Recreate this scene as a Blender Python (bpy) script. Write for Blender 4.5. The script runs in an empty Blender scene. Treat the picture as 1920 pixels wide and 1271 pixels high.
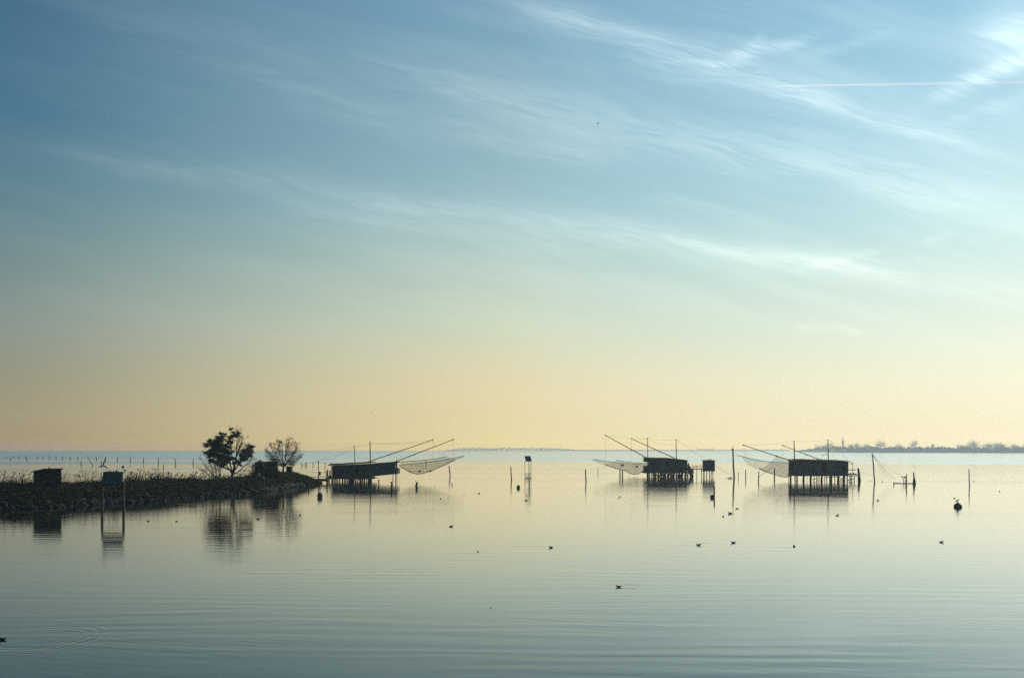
import bpy, math, random
import numpy as np
from mathutils import Vector, Matrix, noise as mnoise
random.seed(11)
R = math.radians
F, H, YH = 1493.3, 7.0, 842.5          # focal length in photo pixels, eye height over the lagoon, horizon row
sc = bpy.context.scene
col = sc.collection

# ------------------------------------------------------------------ helpers
def D(py):                 # distance of the point of the water plane seen on row py
    return H * F / (py - YH)
def W(px, py, Y):          # point at distance Y
    return Vector(((px - 960) * Y / F, Y, H - (py - YH) * Y / F))
def G(px, py):             # point on the water
    Y = D(py)
    return Vector(((px - 960) * Y / F, Y, 0))
def lerp_table(tab, x):
    if x <= tab[0][0]: return tab[0][1:]
    for a, b in zip(tab, tab[1:]):
        if x <= b[0]:
            t = (x - a[0]) / (b[0] - a[0])
            return tuple(p + (q - p) * t for p, q in zip(a[1:], b[1:]))
    return tab[-1][1:]
def sstep(a, b, x):
    t = min(1, max(0, (x - a) / (b - a))); return t * t * (3 - 2 * t)

class MB:
    def __init__(s): s.v = []; s.f = []; s.m = []; s.cur = 0
    def face(s, *idx): s.f.append(idx); s.m.append(s.cur)
    def box(s, x0, x1, y0, y1, z0, z1):
        s.hexa([(x0,y0),(x1,y0),(x1,y1),(x0,y1)], [z0]*4, [z1]*4)
    def hexa(s, xy, zb, zt):
        b = len(s.v)
        for (x, y), z in zip(xy, zb): s.v.append((x, y, z))
        for (x, y), z in zip(xy, zt): s.v.append((x, y, z))
        s.face(b+3,b+2,b+1,b); s.face(b+4,b+5,b+6,b+7)
        for i in range(4):
            j = (i+1) % 4; s.face(b+i, b+j, b+4+j, b+4+i)
    def bar(s, p, q, w, h=None, up=Vector((0,0,1))):      # squared timber from p to q
        p, q = Vector(p), Vector(q); h = h or w
        d = (q-p).normalized()
        if abs(d.dot(up)) > .97: up = Vector((0,1,0))
        a = d.cross(up).normalized(); c = a.cross(d)
        b = len(s.v)
        for e in (p, q):
            for i, j in ((-1,-1),(1,-1),(1,1),(-1,1)):
                s.v.append(tuple(e + a*(w/2*i) + c*(h/2*j)))
        s.face(b,b+1,b+2,b+3); s.face(b+7,b+6,b+5,b+4)
        for i in range(4):
            j = (i+1) % 4; s.face(b+j, b+i, b+4+i, b+4+j)
    def tube(s, pts, rad, n=6, cap=True):
        pts = [Vector(p) for p in pts]
        if not isinstance(rad, (list, tuple)): rad = [rad]*len(pts)
        base = len(s.v); ref = None
        for i, p in enumerate(pts):
            d = (pts[min(i+1, len(pts)-1)] - pts[max(i-1, 0)])
            d = d.normalized() if d.length > 1e-9 else Vector((0,0,1))
            if ref is None:
                ref = Vector((0,1,0)) if abs(d.y) < .8 else Vector((1,0,0))
            a = (ref - d*ref.dot(d)).normalized(); ref = a
            c = d.cross(a)
            r = rad[i]
            rx, rz = r if isinstance(r, tuple) else (r, r)
            for k in range(n):
                t = 2*math.pi*k/n
                s.v.append(tuple(p + a*(math.cos(t)*rx) + c*(math.sin(t)*rz)))
        for i in range(len(pts)-1):
            for k in range(n):
                k2 = (k+1) % n
                s.face(base+i*n+k, base+i*n+k2, base+(i+1)*n+k2, base+(i+1)*n+k)
        if cap:
            s.face(*[base+k for k in range(n)][::-1]); e = base+(len(pts)-1)*n
            s.face(*[e+k for k in range(n)])
    def blob(s, c, r, seed=0, rough=.25, nu=9, nv=6, sq=(1,1,1)):
        b = len(s.v); c = Vector(c)
        for j in range(nv+1):
            th = math.pi*j/nv
            for i in range(nu):
                ph = 2*math.pi*i/nu
                d = Vector((math.sin(th)*math.cos(ph), math.sin(th)*math.sin(ph), math.cos(th)))
                k = r*(1 + rough*mnoise.noise(d*1.7 + Vector((seed*3.1, seed*1.7, seed))))
                s.v.append((c.x+d.x*k*sq[0], c.y+d.y*k*sq[1], c.z+d.z*k*sq[2]))
        for j in range(nv):
            for i in range(nu):
                i2 = (i+1) % nu
                s.face(b+j*nu+i, b+(j+1)*nu+i, b+(j+1)*nu+i2, b+j*nu+i2)
    def leaf(s, p, size, rng, flat=.0):
        p = Vector(p)
        a = Vector((rng.uniform(-1,1), rng.uniform(-1,1), rng.uniform(-1,1)*(1-flat))).normalized()
        c = a.cross(Vector((rng.uniform(-1,1), rng.uniform(-1,1), rng.uniform(-1,1)))).normalized()
        b = len(s.v); w = size*rng.uniform(.35, .6)
        for q in (p - a*size, p + c*w, p + a*size, p - c*w): s.v.append(tuple(q))
        s.face(b, b+1, b+2, b+3)
    def blade(s, p, h, w, lean, rng):
        p = Vector(p); t = rng.uniform(0, 6.283)
        a = Vector((math.cos(t), math.sin(t)*.5, 0))*w/2
        tip = p + Vector((lean[0], lean[1], h))
        b = len(s.v)
        for q in (p-a, p+a, tip): s.v.append(tuple(q))
        s.face(b, b+1, b+2)
    def build(s, name, mats, parent=None, smooth=False):
        if not isinstance(mats, (list, tuple)): mats = [mats]
        off = parent_loc(parent)
        me = bpy.data.meshes.new(name)
        me.from_pydata([(x-off[0], y-off[1], z-off[2]) for x, y, z in s.v], [], s.f)
        for m in mats: me.materials.append(m)
        if len(mats) > 1: me.polygons.foreach_set('material_index', s.m)
        if smooth: me.polygons.foreach_set('use_smooth', [True]*len(s.f))
        me.update()
        o = bpy.data.objects.new(name, me); col.objects.link(o)
        if parent: o.parent = parent
        return o
def parent_loc(p):
    v = Vector((0,0,0))
    while p is not None: v = v + p.location; p = p.parent
    return v
def tag(o, label=None, cat=None, group=None, kind=None):
    if label: o['label'] = label
    if cat: o['category'] = cat
    if group: o['group'] = group
    if kind: o['kind'] = kind
    return o
def thing(name, loc, label, cat, group=None):
    o = bpy.data.objects.new(name, None); o.empty_display_size = .3
    o.location = loc; col.objects.link(o)
    return tag(o, label, cat, group)
def recenter(o, loc):      # put the origin of a single-mesh thing at its base
    loc = Vector(loc); o.data.transform(Matrix.Translation(-loc)); o.location = loc; return o
def copy_tree(o, parent=None):
    c = o.copy(); col.objects.link(c)
    if parent: c.parent = parent
    for ch in list(o.children): copy_tree(ch, c)
    return c

# ------------------------------------------------------------------ node expressions
class X:
    nt = None
    def __init__(s, sock): s.s = sock
    @staticmethod
    def m(op, *a, clamp=False):
        n = X.nt.nodes.new('ShaderNodeMath'); n.operation = op; n.use_clamp = clamp
        for i, v in enumerate(a):
            if isinstance(v, X): X.nt.links.new(v.s, n.inputs[i])
            else: n.inputs[i].default_value = v
        return X(n.outputs[0])
    def __add__(a, b): return X.m('ADD', a, b)
    __radd__ = __add__
    def __mul__(a, b): return X.m('MULTIPLY', a, b)
    __rmul__ = __mul__
    def __sub__(a, b): return X.m('SUBTRACT', a, b)
    def __rsub__(a, b): return X.m('SUBTRACT', b, a)
    def __truediv__(a, b): return X.m('DIVIDE', a, b)
    def __neg__(a): return X.m('MULTIPLY', a, -1.0)
def smooth(x, a, b, lo=0., hi=1.):
    n = X.nt.nodes.new('ShaderNodeMapRange'); n.interpolation_type = 'SMOOTHSTEP'
    X.nt.links.new(x.s, n.inputs['Value'])
    for k, v in (('From Min', a), ('From Max', b), ('To Min', lo), ('To Max', hi)): n.inputs[k].default_value = v
    return X(n.outputs[0])
def vec(x, y, z=0.):
    n = X.nt.nodes.new('ShaderNodeCombineXYZ')
    for i, v in enumerate((x, y, z)):
        if isinstance(v, X): X.nt.links.new(v.s, n.inputs[i])
        else: n.inputs[i].default_value = v
    return n.outputs[0]
def noise(v, scale=1., detail=2., rough=.5, dist=0.):
    n = X.nt.nodes.new('ShaderNodeTexNoise')
    X.nt.links.new(v.s if isinstance(v, X) else v, n.inputs['Vector'])
    n.inputs['Scale'].default_value = scale; n.inputs['Detail'].default_value = detail
    n.inputs['Roughness'].default_value = rough; n.inputs['Distortion'].default_value = dist
    return X(n.outputs[0])
def mixc(f, a, b, mode='MIX'):
    n = X.nt.nodes.new('ShaderNodeMix'); n.data_type = 'RGBA'; n.blend_type = mode
    for k, v in ((0, f), (6, a), (7, b)):
        if isinstance(v, X): X.nt.links.new(v.s, n.inputs[k])
        elif hasattr(v, 'is_output'): X.nt.links.new(v, n.inputs[k])
        elif k == 0: n.inputs[k].default_value = v
        else: n.inputs[k].default_value = (*v, 1)
    return X(n.outputs[2])
def ramp(x, stops):
    n = X.nt.nodes.new('ShaderNodeValToRGB'); X.nt.links.new(x.s, n.inputs[0])
    e = n.color_ramp.elements
    while len(e) < len(stops): e.new(.5)
    for el, (p, c) in zip(e, sorted(stops)): el.position = p; el.color = (*c, 1)
    return X(n.outputs[0])
def lin(*c): return tuple(((v/255+.055)/1.055)**2.4 if v > 10 else v/255/12.92 for v in c)

def material(name, c1, c2=None, scale=3., rough=.8, stretch=(1,1,1), bump=.0, metallic=0., spec=.3):
    m = bpy.data.materials.new(name); m.use_nodes = True
    nt = m.node_tree; X.nt = nt; p = nt.nodes['Principled BSDF']
    p.inputs['Roughness'].default_value = rough; p.inputs['Metallic'].default_value = metallic
    p.inputs['Specular IOR Level'].default_value = spec
    if c2 is None: c2 = tuple(v*.6 for v in c1)
    tc = nt.nodes.new('ShaderNodeTexCoord'); mp = nt.nodes.new('ShaderNodeMapping')
    mp.inputs['Scale'].default_value = stretch
    nt.links.new(tc.outputs['Object'], mp.inputs['Vector'])
    n = noise(mp.outputs[0], scale, 5., .6)
    nt.links.new(mixc(smooth(n, .32, .68), c1, c2).s, p.inputs['Base Color'])
    if bump:
        b = nt.nodes.new('ShaderNodeBump'); b.inputs['Strength'].default_value = .6; b.inputs['Distance'].default_value = bump
        nt.links.new(n.s, b.inputs['Height']); nt.links.new(b.outputs[0], p.inputs['Normal'])
    return m
M = {}
M['planks'] = material('weathered_planks', (.018,.033,.046), (.009,.018,.028), 1.6, .75, (2.2,1,.25), .02)
M['roof'] = material('tar_roof', (.04,.045,.048), (.02,.024,.026), 2., .8, bump=.02)
M['pile'] = material('wet_pile_wood', (.032,.031,.026), (.014,.016,.015), 2.5, .8, (2,2,.4), .01)
M['pole'] = material('grey_pole_wood', (.06,.055,.045), (.035,.033,.03), 2.5, .8, (2,2,.3), .006)
M['rope'] = material('old_rope', (.08,.075,.06), None, 6, .9)
M['dark_metal'] = material('dark_metal', (.035,.038,.04), None, 4, .5)
M['white_metal'] = material('white_paint', (.80,.74,.60), (.7,.64,.52), 5, .5)
M['panel'] = material('solar_cells', (.006,.014,.024), (.004,.009,.018), 1.5, .25, spec=.5)
M['brick'] = material('shed_brick', (.035,.021,.022), (.022,.014,.016), 4, .9, bump=.02)
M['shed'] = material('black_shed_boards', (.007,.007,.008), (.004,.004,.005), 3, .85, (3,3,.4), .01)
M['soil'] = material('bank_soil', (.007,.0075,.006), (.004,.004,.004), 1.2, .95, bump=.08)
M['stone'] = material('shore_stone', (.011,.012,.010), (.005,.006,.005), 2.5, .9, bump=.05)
M['pale_stone'] = material('pale_stone', (.22,.22,.20), (.14,.14,.13), 4, .9)
M['scrub_green'] = material('scrub_green', (.034,.040,.016), (.017,.022,.010), .8, .9)
M['scrub_brown'] = material('scrub_brown', (.042,.031,.019), (.022,.017,.011), .8, .9)
M['scrub_dark'] = material('scrub_dark', (.013,.016,.010), (.008,.009,.006), .8, .9)
M['grass'] = material('mound_grass', (.085,.088,.026), (.045,.05,.016), .7, .9)
M['reed'] = material('dry_reed', (.085,.072,.045), (.05,.042,.028), 1., .9)
M['needle'] = material('evergreen_needles', (.012,.028,.024), (.007,.017,.016), 1.2, .8)
M['bark'] = material('dark_bark', (.03,.027,.024), (.016,.015,.014), 3, .9, bump=.01)
M['twig'] = material('bare_twigs', (.055,.044,.036), (.035,.029,.025), 3, .9)
M['far_wood'] = material('hazed_winter_wood', (.17,.19,.17), (.10,.125,.11), .05, .95)  # wood colour lightened to stand in for part of the haze
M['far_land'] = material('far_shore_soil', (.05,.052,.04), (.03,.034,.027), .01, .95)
M['feather_dark'] = material('dark_feathers', (.014,.014,.013), (.008,.008,.008), 8, .7)
M['feather_grey'] = material('grey_feathers', (.06,.06,.058), (.03,.03,.03), 8, .8)
M['buoy_dark'] = material('dark_buoy', (.016,.022,.016), (.009,.012,.009), 4, .6)
M['buoy_green'] = material('green_buoy', (.03,.055,.022), (.018,.035,.014), 4, .6)
M['blue_tarp'] = material('faded_tarp', (.10,.13,.145), (.07,.095,.11), 3, .8)

# netting: a mesh of threads, open between them
def net_material():
    m = bpy.data.materials.new('netting'); m.use_nodes = True; nt = m.node_tree; X.nt = nt
    p = nt.nodes['Principled BSDF']; out = nt.nodes['Material Output']
    p.inputs['Base Color'].default_value = (.035,.032,.024,1); p.inputs['Roughness'].default_value = .9
    tc = nt.nodes.new('ShaderNodeTexCoord'); sp = nt.nodes.new('ShaderNodeSeparateXYZ')
    nt.links.new(tc.outputs['Object'], sp.inputs[0])
    fx = X.m('PINGPONG', X(sp.outputs[0]), .06); fy = X.m('PINGPONG', X(sp.outputs[1]), .06)
    th = X.m('MAXIMUM', X.m('LESS_THAN', fx, .0085), X.m('LESS_THAN', fy, .0085))
    gx = X.m('PINGPONG', X(sp.outputs[0]), .6); gy = X.m('PINGPONG', X(sp.outputs[1]), .6)
    cord = X.m('MAXIMUM', X.m('LESS_THAN', gx, .022), X.m('LESS_THAN', gy, .022))
    den = noise(tc.outputs['Object'], .8, 4., .6)
    tr = nt.nodes.new('ShaderNodeBsdfTransparent'); mx = nt.nodes.new('ShaderNodeMixShader')
    nt.links.new(X.m('MAXIMUM', (th*.55 + .11)*smooth(den, .3, .72, .85, 1.2), cord*.5).s, mx.inputs[0]); nt.links.new(tr.outputs[0], mx.inputs[1]); nt.links.new(p.outputs[0], mx.inputs[2])
    nt.links.new(mx.outputs[0], out.inputs['Surface'])
    return m
M['net'] = net_material()
M['cage'] = net_material(); M['cage'].name = 'wire_cage'; M['cage'].node_tree.nodes['Principled BSDF'].inputs['Base Color'].default_value = (.3,.29,.25,1)

# ------------------------------------------------------------------ sky, sun, camera
SUN_AZ, SUN_EL = 44., 20.
world = bpy.data.worlds.new('World'); sc.world = world; world.use_nodes = True
def build_sky():
    nt = world.node_tree; X.nt = nt; bg = nt.nodes['Background']
    sky = nt.nodes.new('ShaderNodeTexSky'); sky.sky_type = 'NISHITA'; sky.sun_disc = False
    sky.sun_elevation = R(SUN_EL); sky.sun_rotation = R(SUN_AZ); sky.dust_density = 3.; sky.air_density = 1.2
    tc = nt.nodes.new('ShaderNodeTexCoord'); sp = nt.nodes.new('ShaderNodeSeparateXYZ')
    nt.links.new(tc.outputs['Generated'], sp.inputs[0])
    x, y, z = (X(o) for o in sp.outputs)
    hor = X.m('MAXIMUM', X.m('SQRT', x*x + y*y), .001)
    t = X.m('MULTIPLY', X.m('MAXIMUM', z/hor, 0.), 1.25, clamp=True)     # tan(elevation) * 1.25
    s = x/hor                                                            # sine of the azimuth
    rows = (0, 200, 400, 600, 700, 780, 800, 812, 820, 826, 831, 842.5)
    # close to the horizon the haze takes its share of these
    low = [((.358,.284,.163),(.372,.278,.136),(.395,.270,.104),(.436,.270,.064),(.520,.272,.01),(.67,.25,.0),(.70,.255,.0)),
           ((.878,.728,.380),(.938,.759,.370),(1.015,.800,.361),(1.10,.843,.331),(1.30,.942,.275),(1.74,1.14,.16),(1.80,1.15,.175)),
           ((1.01,.909,.615),(1.075,.923,.585),(1.15,.952,.560),(1.275,1.008,.530),(1.46,1.071,.465),(1.86,1.213,.33),(1.95,1.25,.30))]
    L = [(57,101,131),(56,107,135),(90,126,137),(127,141,136),(142,142,122),(156,148,122)]
    C = [(118,163,188),(136,176,192),(158,193,200),(206,218,194),(230,219,178),(231,218,172)]
    Rr= [(150,203,228),(168,214,232),(194,230,234),(226,242,227),(246,245,218),(250,244,210)]
    ca = math.cos(math.atan(960/F))
    zen = [(38,72,104),(66,110,150),(100,150,195)]
    cols = []
    for c, k, zc, lo in ((L, ca, zen[0], low[0]), (C, 1., zen[1], low[1]), (Rr, ca, zen[2], low[2])):
        st = [(max(0, (YH-r)/F*k*1.25), v) for r, v in zip(rows, [lin(*q) for q in c[:5]] + list(lo))] + [(1., lin(*zc))]
        cols.append(ramp(t, st))
    th_ = (s + .543)*1.84; th_ = (th_ + X.m('SQRT', th_*th_ + .012))*.5
    soft = X.m('MULTIPLY', th_*(1.42 - th_*.42), 1., clamp=True)
    g = mixc(soft, cols[0], cols[1]); g = mixc(X.m('POWER', X.m('MULTIPLY', s, 1.84, clamp=True), .80), g, cols[2])
    # high cirrus, laid out by direction of view: U to the right, V downwards
    ym = X.m('MAXIMUM', y, .08)
    U0 = x/ym*F + 960.; V0 = YH - z/ym*F
    wob = noise(vec(U0/260., V0/110.), 1., 4., .55)
    V = V0 + (wob - .5)*46.
    tex = noise(vec((U0 + V0*.3)/210., (V0 - U0*.25)/24. + wob*2.), 1., 7., .66, .5)
    fib = noise(vec((U0 + V0*.3)/120., (V0 - U0*.25)/7. + wob*5.), 1., 5., .65, .3)
    tex2 = X.m('MAXIMUM', smooth(tex, .34, .70)*.85 + (fib - .5)*1.25, 0.)
    total = None
    def streak(pts, w, k, skew=1.0):
        nonlocal total
        us = np.array([p[0] for p in pts], float); vs = np.array([p[1] for p in pts], float)
        n = (U0 - 960.)/1000.
        cf = np.polyfit((us-960)/1000, vs, min(3, len(pts)-1))
        f = None
        for c in cf: f = (f*n + float(c)) if f is not None else n*0. + float(c)
        d = (V - f)/w
        g_ = X.m('EXPONENT', -(d*d))
        ext = (us[-1]-us[0])
        win = smooth(U0, us[0]-.05*ext, us[0]+.25*ext)*smooth(U0, us[-1]-.25*ext, us[-1]+.08*ext, 1., 0.)
        r = g_*win*(tex2*.72 + .26)*k
        total = r if total is None else total + r
    streak([(880,-25),(1100,42),(1300,115),(1480,175),(1680,232),(1900,305)], 26, 1.0)
    streak([(930,-30),(1150,80),(1420,140),(1650,190)], 60, .35)
    streak([(1310,133),(1380,112),(1450,92),(1540,66)], 14, .95)
    streak([(1360,120),(1400,98),(1440,70)], 18, .55)
    streak([(1480,112),(1580,88),(1700,52)], 12, .35)
    streak([(560,60),(860,170),(1130,215),(1400,290),(1680,345),(1950,400)], 40, .75)
    streak([(380,130),(700,200),(1000,270),(1180,300)], 30, .55)
    streak([(-40,265),(200,300),(480,345),(800,390),(1100,430),(1400,470),(1750,530),(1950,560)], 26, .85)
    streak([(450,380),(700,410),(900,450),(1150,480)], 22, .5)
    streak([(1180,375),(1330,385),(1480,430)], 12, .35)
    streak([(1480,510),(1580,488),(1660,465)], 9, .35)
    streak([(1720,455),(1800,432)], 8, .3)
    streak([(100,20),(400,90),(640,160)], 50, .45)
    streak([(1730,185),(1800,158),(1870,130),(1980,90)], 18, 1.5)
    streak([(1760,230),(1860,200),(1960,165)], 18, .5)
    streak([(1480,615),(1560,612),(1640,620)], 9, .45)
    # bright tuft on the sun's side
    dx = (U0 - 1905.)/75.; dy = (V - 62.)/42.
    tuft = X.m('EXPONENT', -(dx*dx + dy*dy))*(tex2*.55 + .62)*1.5
    # condensation trail
    dc = (V0 - (162. - (U0 - 1443.)*.0155) - (noise(vec(U0/60., 0.), 1., 2.) - .5)*1.4)/1.8
    trail = X.m('EXPONENT', -(dc*dc))*smooth(U0, 1440., 1475.)*smooth(U0, 1500., 2000., .85, .4)
    veil = smooth(noise(vec((U0 + V0*.3)/700., (V0 - U0*.24)/90.), 1., 5., .6, .3), .38, .75)*smooth(V0, 520., 720., 1., 0.)
    cl = X.m('MULTIPLY', total + tuft + veil*.34, 1., clamp=False)
    cl = cl*smooth(y, .05, .25)
    amp = smooth(s, -.60, .62, .075, .30)
    g = mixc(1., g, mixc(1., (1.0,.95,.80), vec(cl*amp, cl*amp, cl*amp), 'MULTIPLY'), 'ADD')
    g = mixc(trail*.55, g, (.93,.97,1.0))
    g10 = mixc(1., g, (SKY_K*10,)*3, 'MULTIPLY')
    mix = mixc(.02, g10, sky.outputs[0])
    nt.links.new(mix.s, bg.inputs['Color']); bg.inputs['Strength'].default_value = .1
SKY_K = 1.0
build_sky()
sun = bpy.data.lights.new('sun', 'SUN'); sun.energy = 2.8; sun.angle = R(.5); sun.color = (1., .90, .74)
so = bpy.data.objects.new('sun', sun); col.objects.link(so)
sd = Vector((math.cos(R(SUN_EL))*math.sin(R(SUN_AZ)), math.cos(R(SUN_EL))*math.cos(R(SUN_AZ)), math.sin(R(SUN_EL))))
so.rotation_euler = sd.to_track_quat('Z', 'Y').to_euler(); so.location = sd*60

cam = bpy.data.cameras.new('camera'); co = bpy.data.objects.new('camera', cam); col.objects.link(co)
cam.sensor_width = 36; cam.lens = 36*F/1920; cam.clip_end = 30000; cam.clip_start = .1
cam.shift_y = (YH - 635.5)/1920
co.location = (0, 0, H); co.rotation_euler = (R(90), 0, 0); sc.camera = co
sc.view_settings.view_transform = 'Standard'; sc.view_settings.look = 'None'
sc.view_settings.exposure = 0; sc.view_settings.gamma = 1
sc.cycles.max_bounces = 8; sc.cycles.transparent_max_bounces = 16; sc.cycles.volume_bounces = 0
sc.cycles.use_denoising = False; sc.cycles.sample_clamp_indirect = 4

# ------------------------------------------------------------------ water
def build_water():
    m = bpy.data.materials.new('lagoon_water'); m.use_nodes = True; nt = m.node_tree; X.nt = nt
    nt.nodes.remove(nt.nodes['Principled BSDF'])
    gl = nt.nodes.new('ShaderNodeBsdfAnisotropic'); gl.distribution = 'BECKMANN'; gl.inputs['Color'].default_value = (1,1,1,1)     # surface reflection
    di = nt.nodes.new('ShaderNodeBsdfDiffuse'); di.inputs['Color'].default_value = (.012,.027,.018,1)     # light coming back out of the water
    tc = nt.nodes.new('ShaderNodeTexCoord'); sp = nt.nodes.new('ShaderNodeSeparateXYZ')
    nt.links.new(tc.outputs['Object'], sp.inputs[0]); x, y = X(sp.outputs[0]), X(sp.outputs[1])
    # wind lanes: calm slicks between ruffled water
    lane = noise(vec(x/900., y/60.), 1., 5., .62, .3)
    far = smooth(y + x*.25 + (noise(vec(x/110., y/45.), 1., 3., .55) - .5)*190., 320., 580.)
    lane = lane + (noise(vec(x/140., y/34.), 1., 4., .6, .4) - .5)*.34
    ruff = smooth(lane + far*.15 - .06 + smooth(x + y*.12, 10., -60.)*smooth(y, 190., 260.)*.16, .46, .66)
    near_r = smooth(noise(vec(x/160., y/30.), 1., 3., .5), .50, .72)*.10
    rough = ruff*.25*smooth(y, 150., 420., .25, 1.) + near_r + .09
    nt.links.new(rough.s, gl.inputs['Roughness'])
    # ripples
    w1 = noise(vec(x*.055 + y*.03, y*.62 - x*.02), 1., 2., .45, .2)
    w2 = noise(vec(x*.16 - y*.05, y*1.5 + x*.1), 1., 2., .5)
    w3 = noise(vec(x*2.2, y*4.), 1., 3., .6)
    patch = smooth(noise(vec(x/26., y/13.), 1., 2., .5), .38, .64, .25, 1.)
    h = (w1 - .5)*.016*patch + (w2 - .5)*.0060*patch + (w3 - .5)*.0012
    def train(lam, ang, a, wv):
        c_, s_ = math.cos(R(ang)), math.sin(R(ang))
        ph = (y*c_ + x*s_ + (noise(vec(x/wv, y/6.), 1., 3., .5) - .5)*lam*3.2)*(2*math.pi/lam)
        m_ = smooth(noise(vec(x/17. + ang, y/9. + lam), 1., 2., .5), .42, .66)
        return X.m('SINE', ph)*m_*a
    h = h + train(1.30, 3., .0021, 30.) + train(.92, -5., .0013, 22.) + train(2.1, 9., .0012, 26.) + train(.55, 14., .0006, 14.)
    for (px, py, r0, wl, a) in RINGS:
        c = G(px, py)
        ddx = x - c.x; ddy = y - c.y; r = X.m('SQRT', ddx*ddx + ddy*ddy) + (noise(vec(x*.9, y*.9), 1., 2., .5) - .5)*wl*1.1
        e = (r - r0)/(r0*.33)
        h = h + X.m('SINE', r*(2*math.pi/wl))*X.m('EXPONENT', -(e*e))*a
    for (p0, p1, py, a) in WAKES:
        c0, c1 = G(p0, py), G(p1, py); L_ = c1.x - c0.x
        e = (y - c0.y - (x - c0.x)*.06)/.30
        h = h + X.m('EXPONENT', -(e*e))*smooth(x, c0.x, c0.x + L_*.7)*smooth(x, c1.x - .1, c1.x + .3, 1., 0.)*a
    b = nt.nodes.new('ShaderNodeBump'); b.inputs['Strength'].default_value = 1; b.inputs['Distance'].default_value = 1
    nt.links.new(h.s, b.inputs['Height']); lw = nt.nodes.new('ShaderNodeLayerWeight'); lw.inputs['Blend'].default_value = .5
    for q in (gl, di, lw): nt.links.new(b.outputs[0], q.inputs['Normal'])
    cos = 1. - X(lw.outputs['Facing'])
    fres = X.m('EXPONENT', -X.m('POWER', cos/.25, 1.8))     # reflectance falling off away from grazing
    mx = nt.nodes.new('ShaderNodeMixShader'); nt.links.new(fres.s, mx.inputs[0])
    nt.links.new(di.outputs[0], mx.inputs[1]); nt.links.new(gl.outputs[0], mx.inputs[2])
    nt.links.new(mx.outputs[0], nt.nodes['Material Output'].inputs['Surface'])
    mb = MB(); mb.v = [(-4300,-250,0),(4300,-250,0),(4300,4550,0),(-4300,4550,0)]; mb.face(0,1,2,3)
    tag(mb.build('water', m), 'calm grey green lagoon with fine ripples and wind lanes', 'water', kind='structure')
WAKES = [(890,1030,1023.5,.012), (1225,1306,1021.5,.014), (1300,1368,1018,.010), (812,892,1036,.008), (1430,1486,1025,.010), (872,896,926,.020), (970,984,938.5,.02), (1740,1786,934.5,.015)]
RINGS = [(72,1197,1.9,.36,.0024), (1181,1099.5,.55,.26,.006), (1310,1020,1.3,.5,.004), (1033,1027,1.2,.6,.002)]
build_water()
mb = MB(); mb.v = [(-4300,-250,-.9),(4300,-250,-.9),(4300,4550,-.9),(-4300,4550,-.9)]; mb.face(0,1,2,3)
tag(mb.build('lagoon_bed', M['soil']), 'muddy bed under the lagoon water', 'ground', kind='structure')

# air
def build_haze():
    m = bpy.data.materials.new('haze_air'); m.use_nodes = True; nt = m.node_tree
    nt.nodes.remove(nt.nodes['Principled BSDF'])
    v = nt.nodes.new('ShaderNodeVolumePrincipled')
    v.inputs['Color'].default_value = (.75,.91,.96,1); v.inputs['Density'].default_value = HAZE_D
    v.inputs['Anisotropy'].default_value = .4
    nt.links.new(v.outputs[0], nt.nodes['Material Output'].inputs['Volume'])
    mb = MB(); mb.box(-4400, 4400, -300, 4650, -1.9, 40)
    tag(mb.build('haze', m), 'thin pale haze over the lagoon', 'haze', kind='stuff')
HAZE_D = .00026
build_haze()

# ------------------------------------------------------------------ the low bank on the left
#       px   waterline row, crest row, crest distance
BANK = [(-260, 984, 900, 92), (-80, 962, 906, 100), (0, 955, 910, 106), (90, 952, 912, 105), (190, 945, 909, 115), (300, 938, 903, 124),
        (430, 930, 901, 136), (485, 924, 893, 142), (520, 919, 888, 146), (548, 914, 887, 151), (575, 910, 894, 156), (590, 907.5, 901, 160), (606, 905.6, 905, 165.5)]
def bank_pt(px, r):
    wl, cr, yc = lerp_table(BANK, px)
    yw = D(wl); zc = H - (cr - YH)*yc/F
    zc = max(zc, .15)
    if r <= 0: Y = yw + r*3; z = r*.8
    elif r <= 1:
        Y = yw + (yc - yw)*r; z = zc*(.28*sstep(0, .10, r) + .72*r**.85)
    else: Y = yc + (r - 1)*12; z = zc*(1 - sstep(1.15, 2., r)*1.3) 
    n = mnoise.noise(Vector((px*.05, Y*.35, 0)))*.22*sstep(-.1, .25, r)*sstep(600, 560, px) if px < 600 else 0
    return Vector(((px - 960)*Y/F, Y, z + n))
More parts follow.
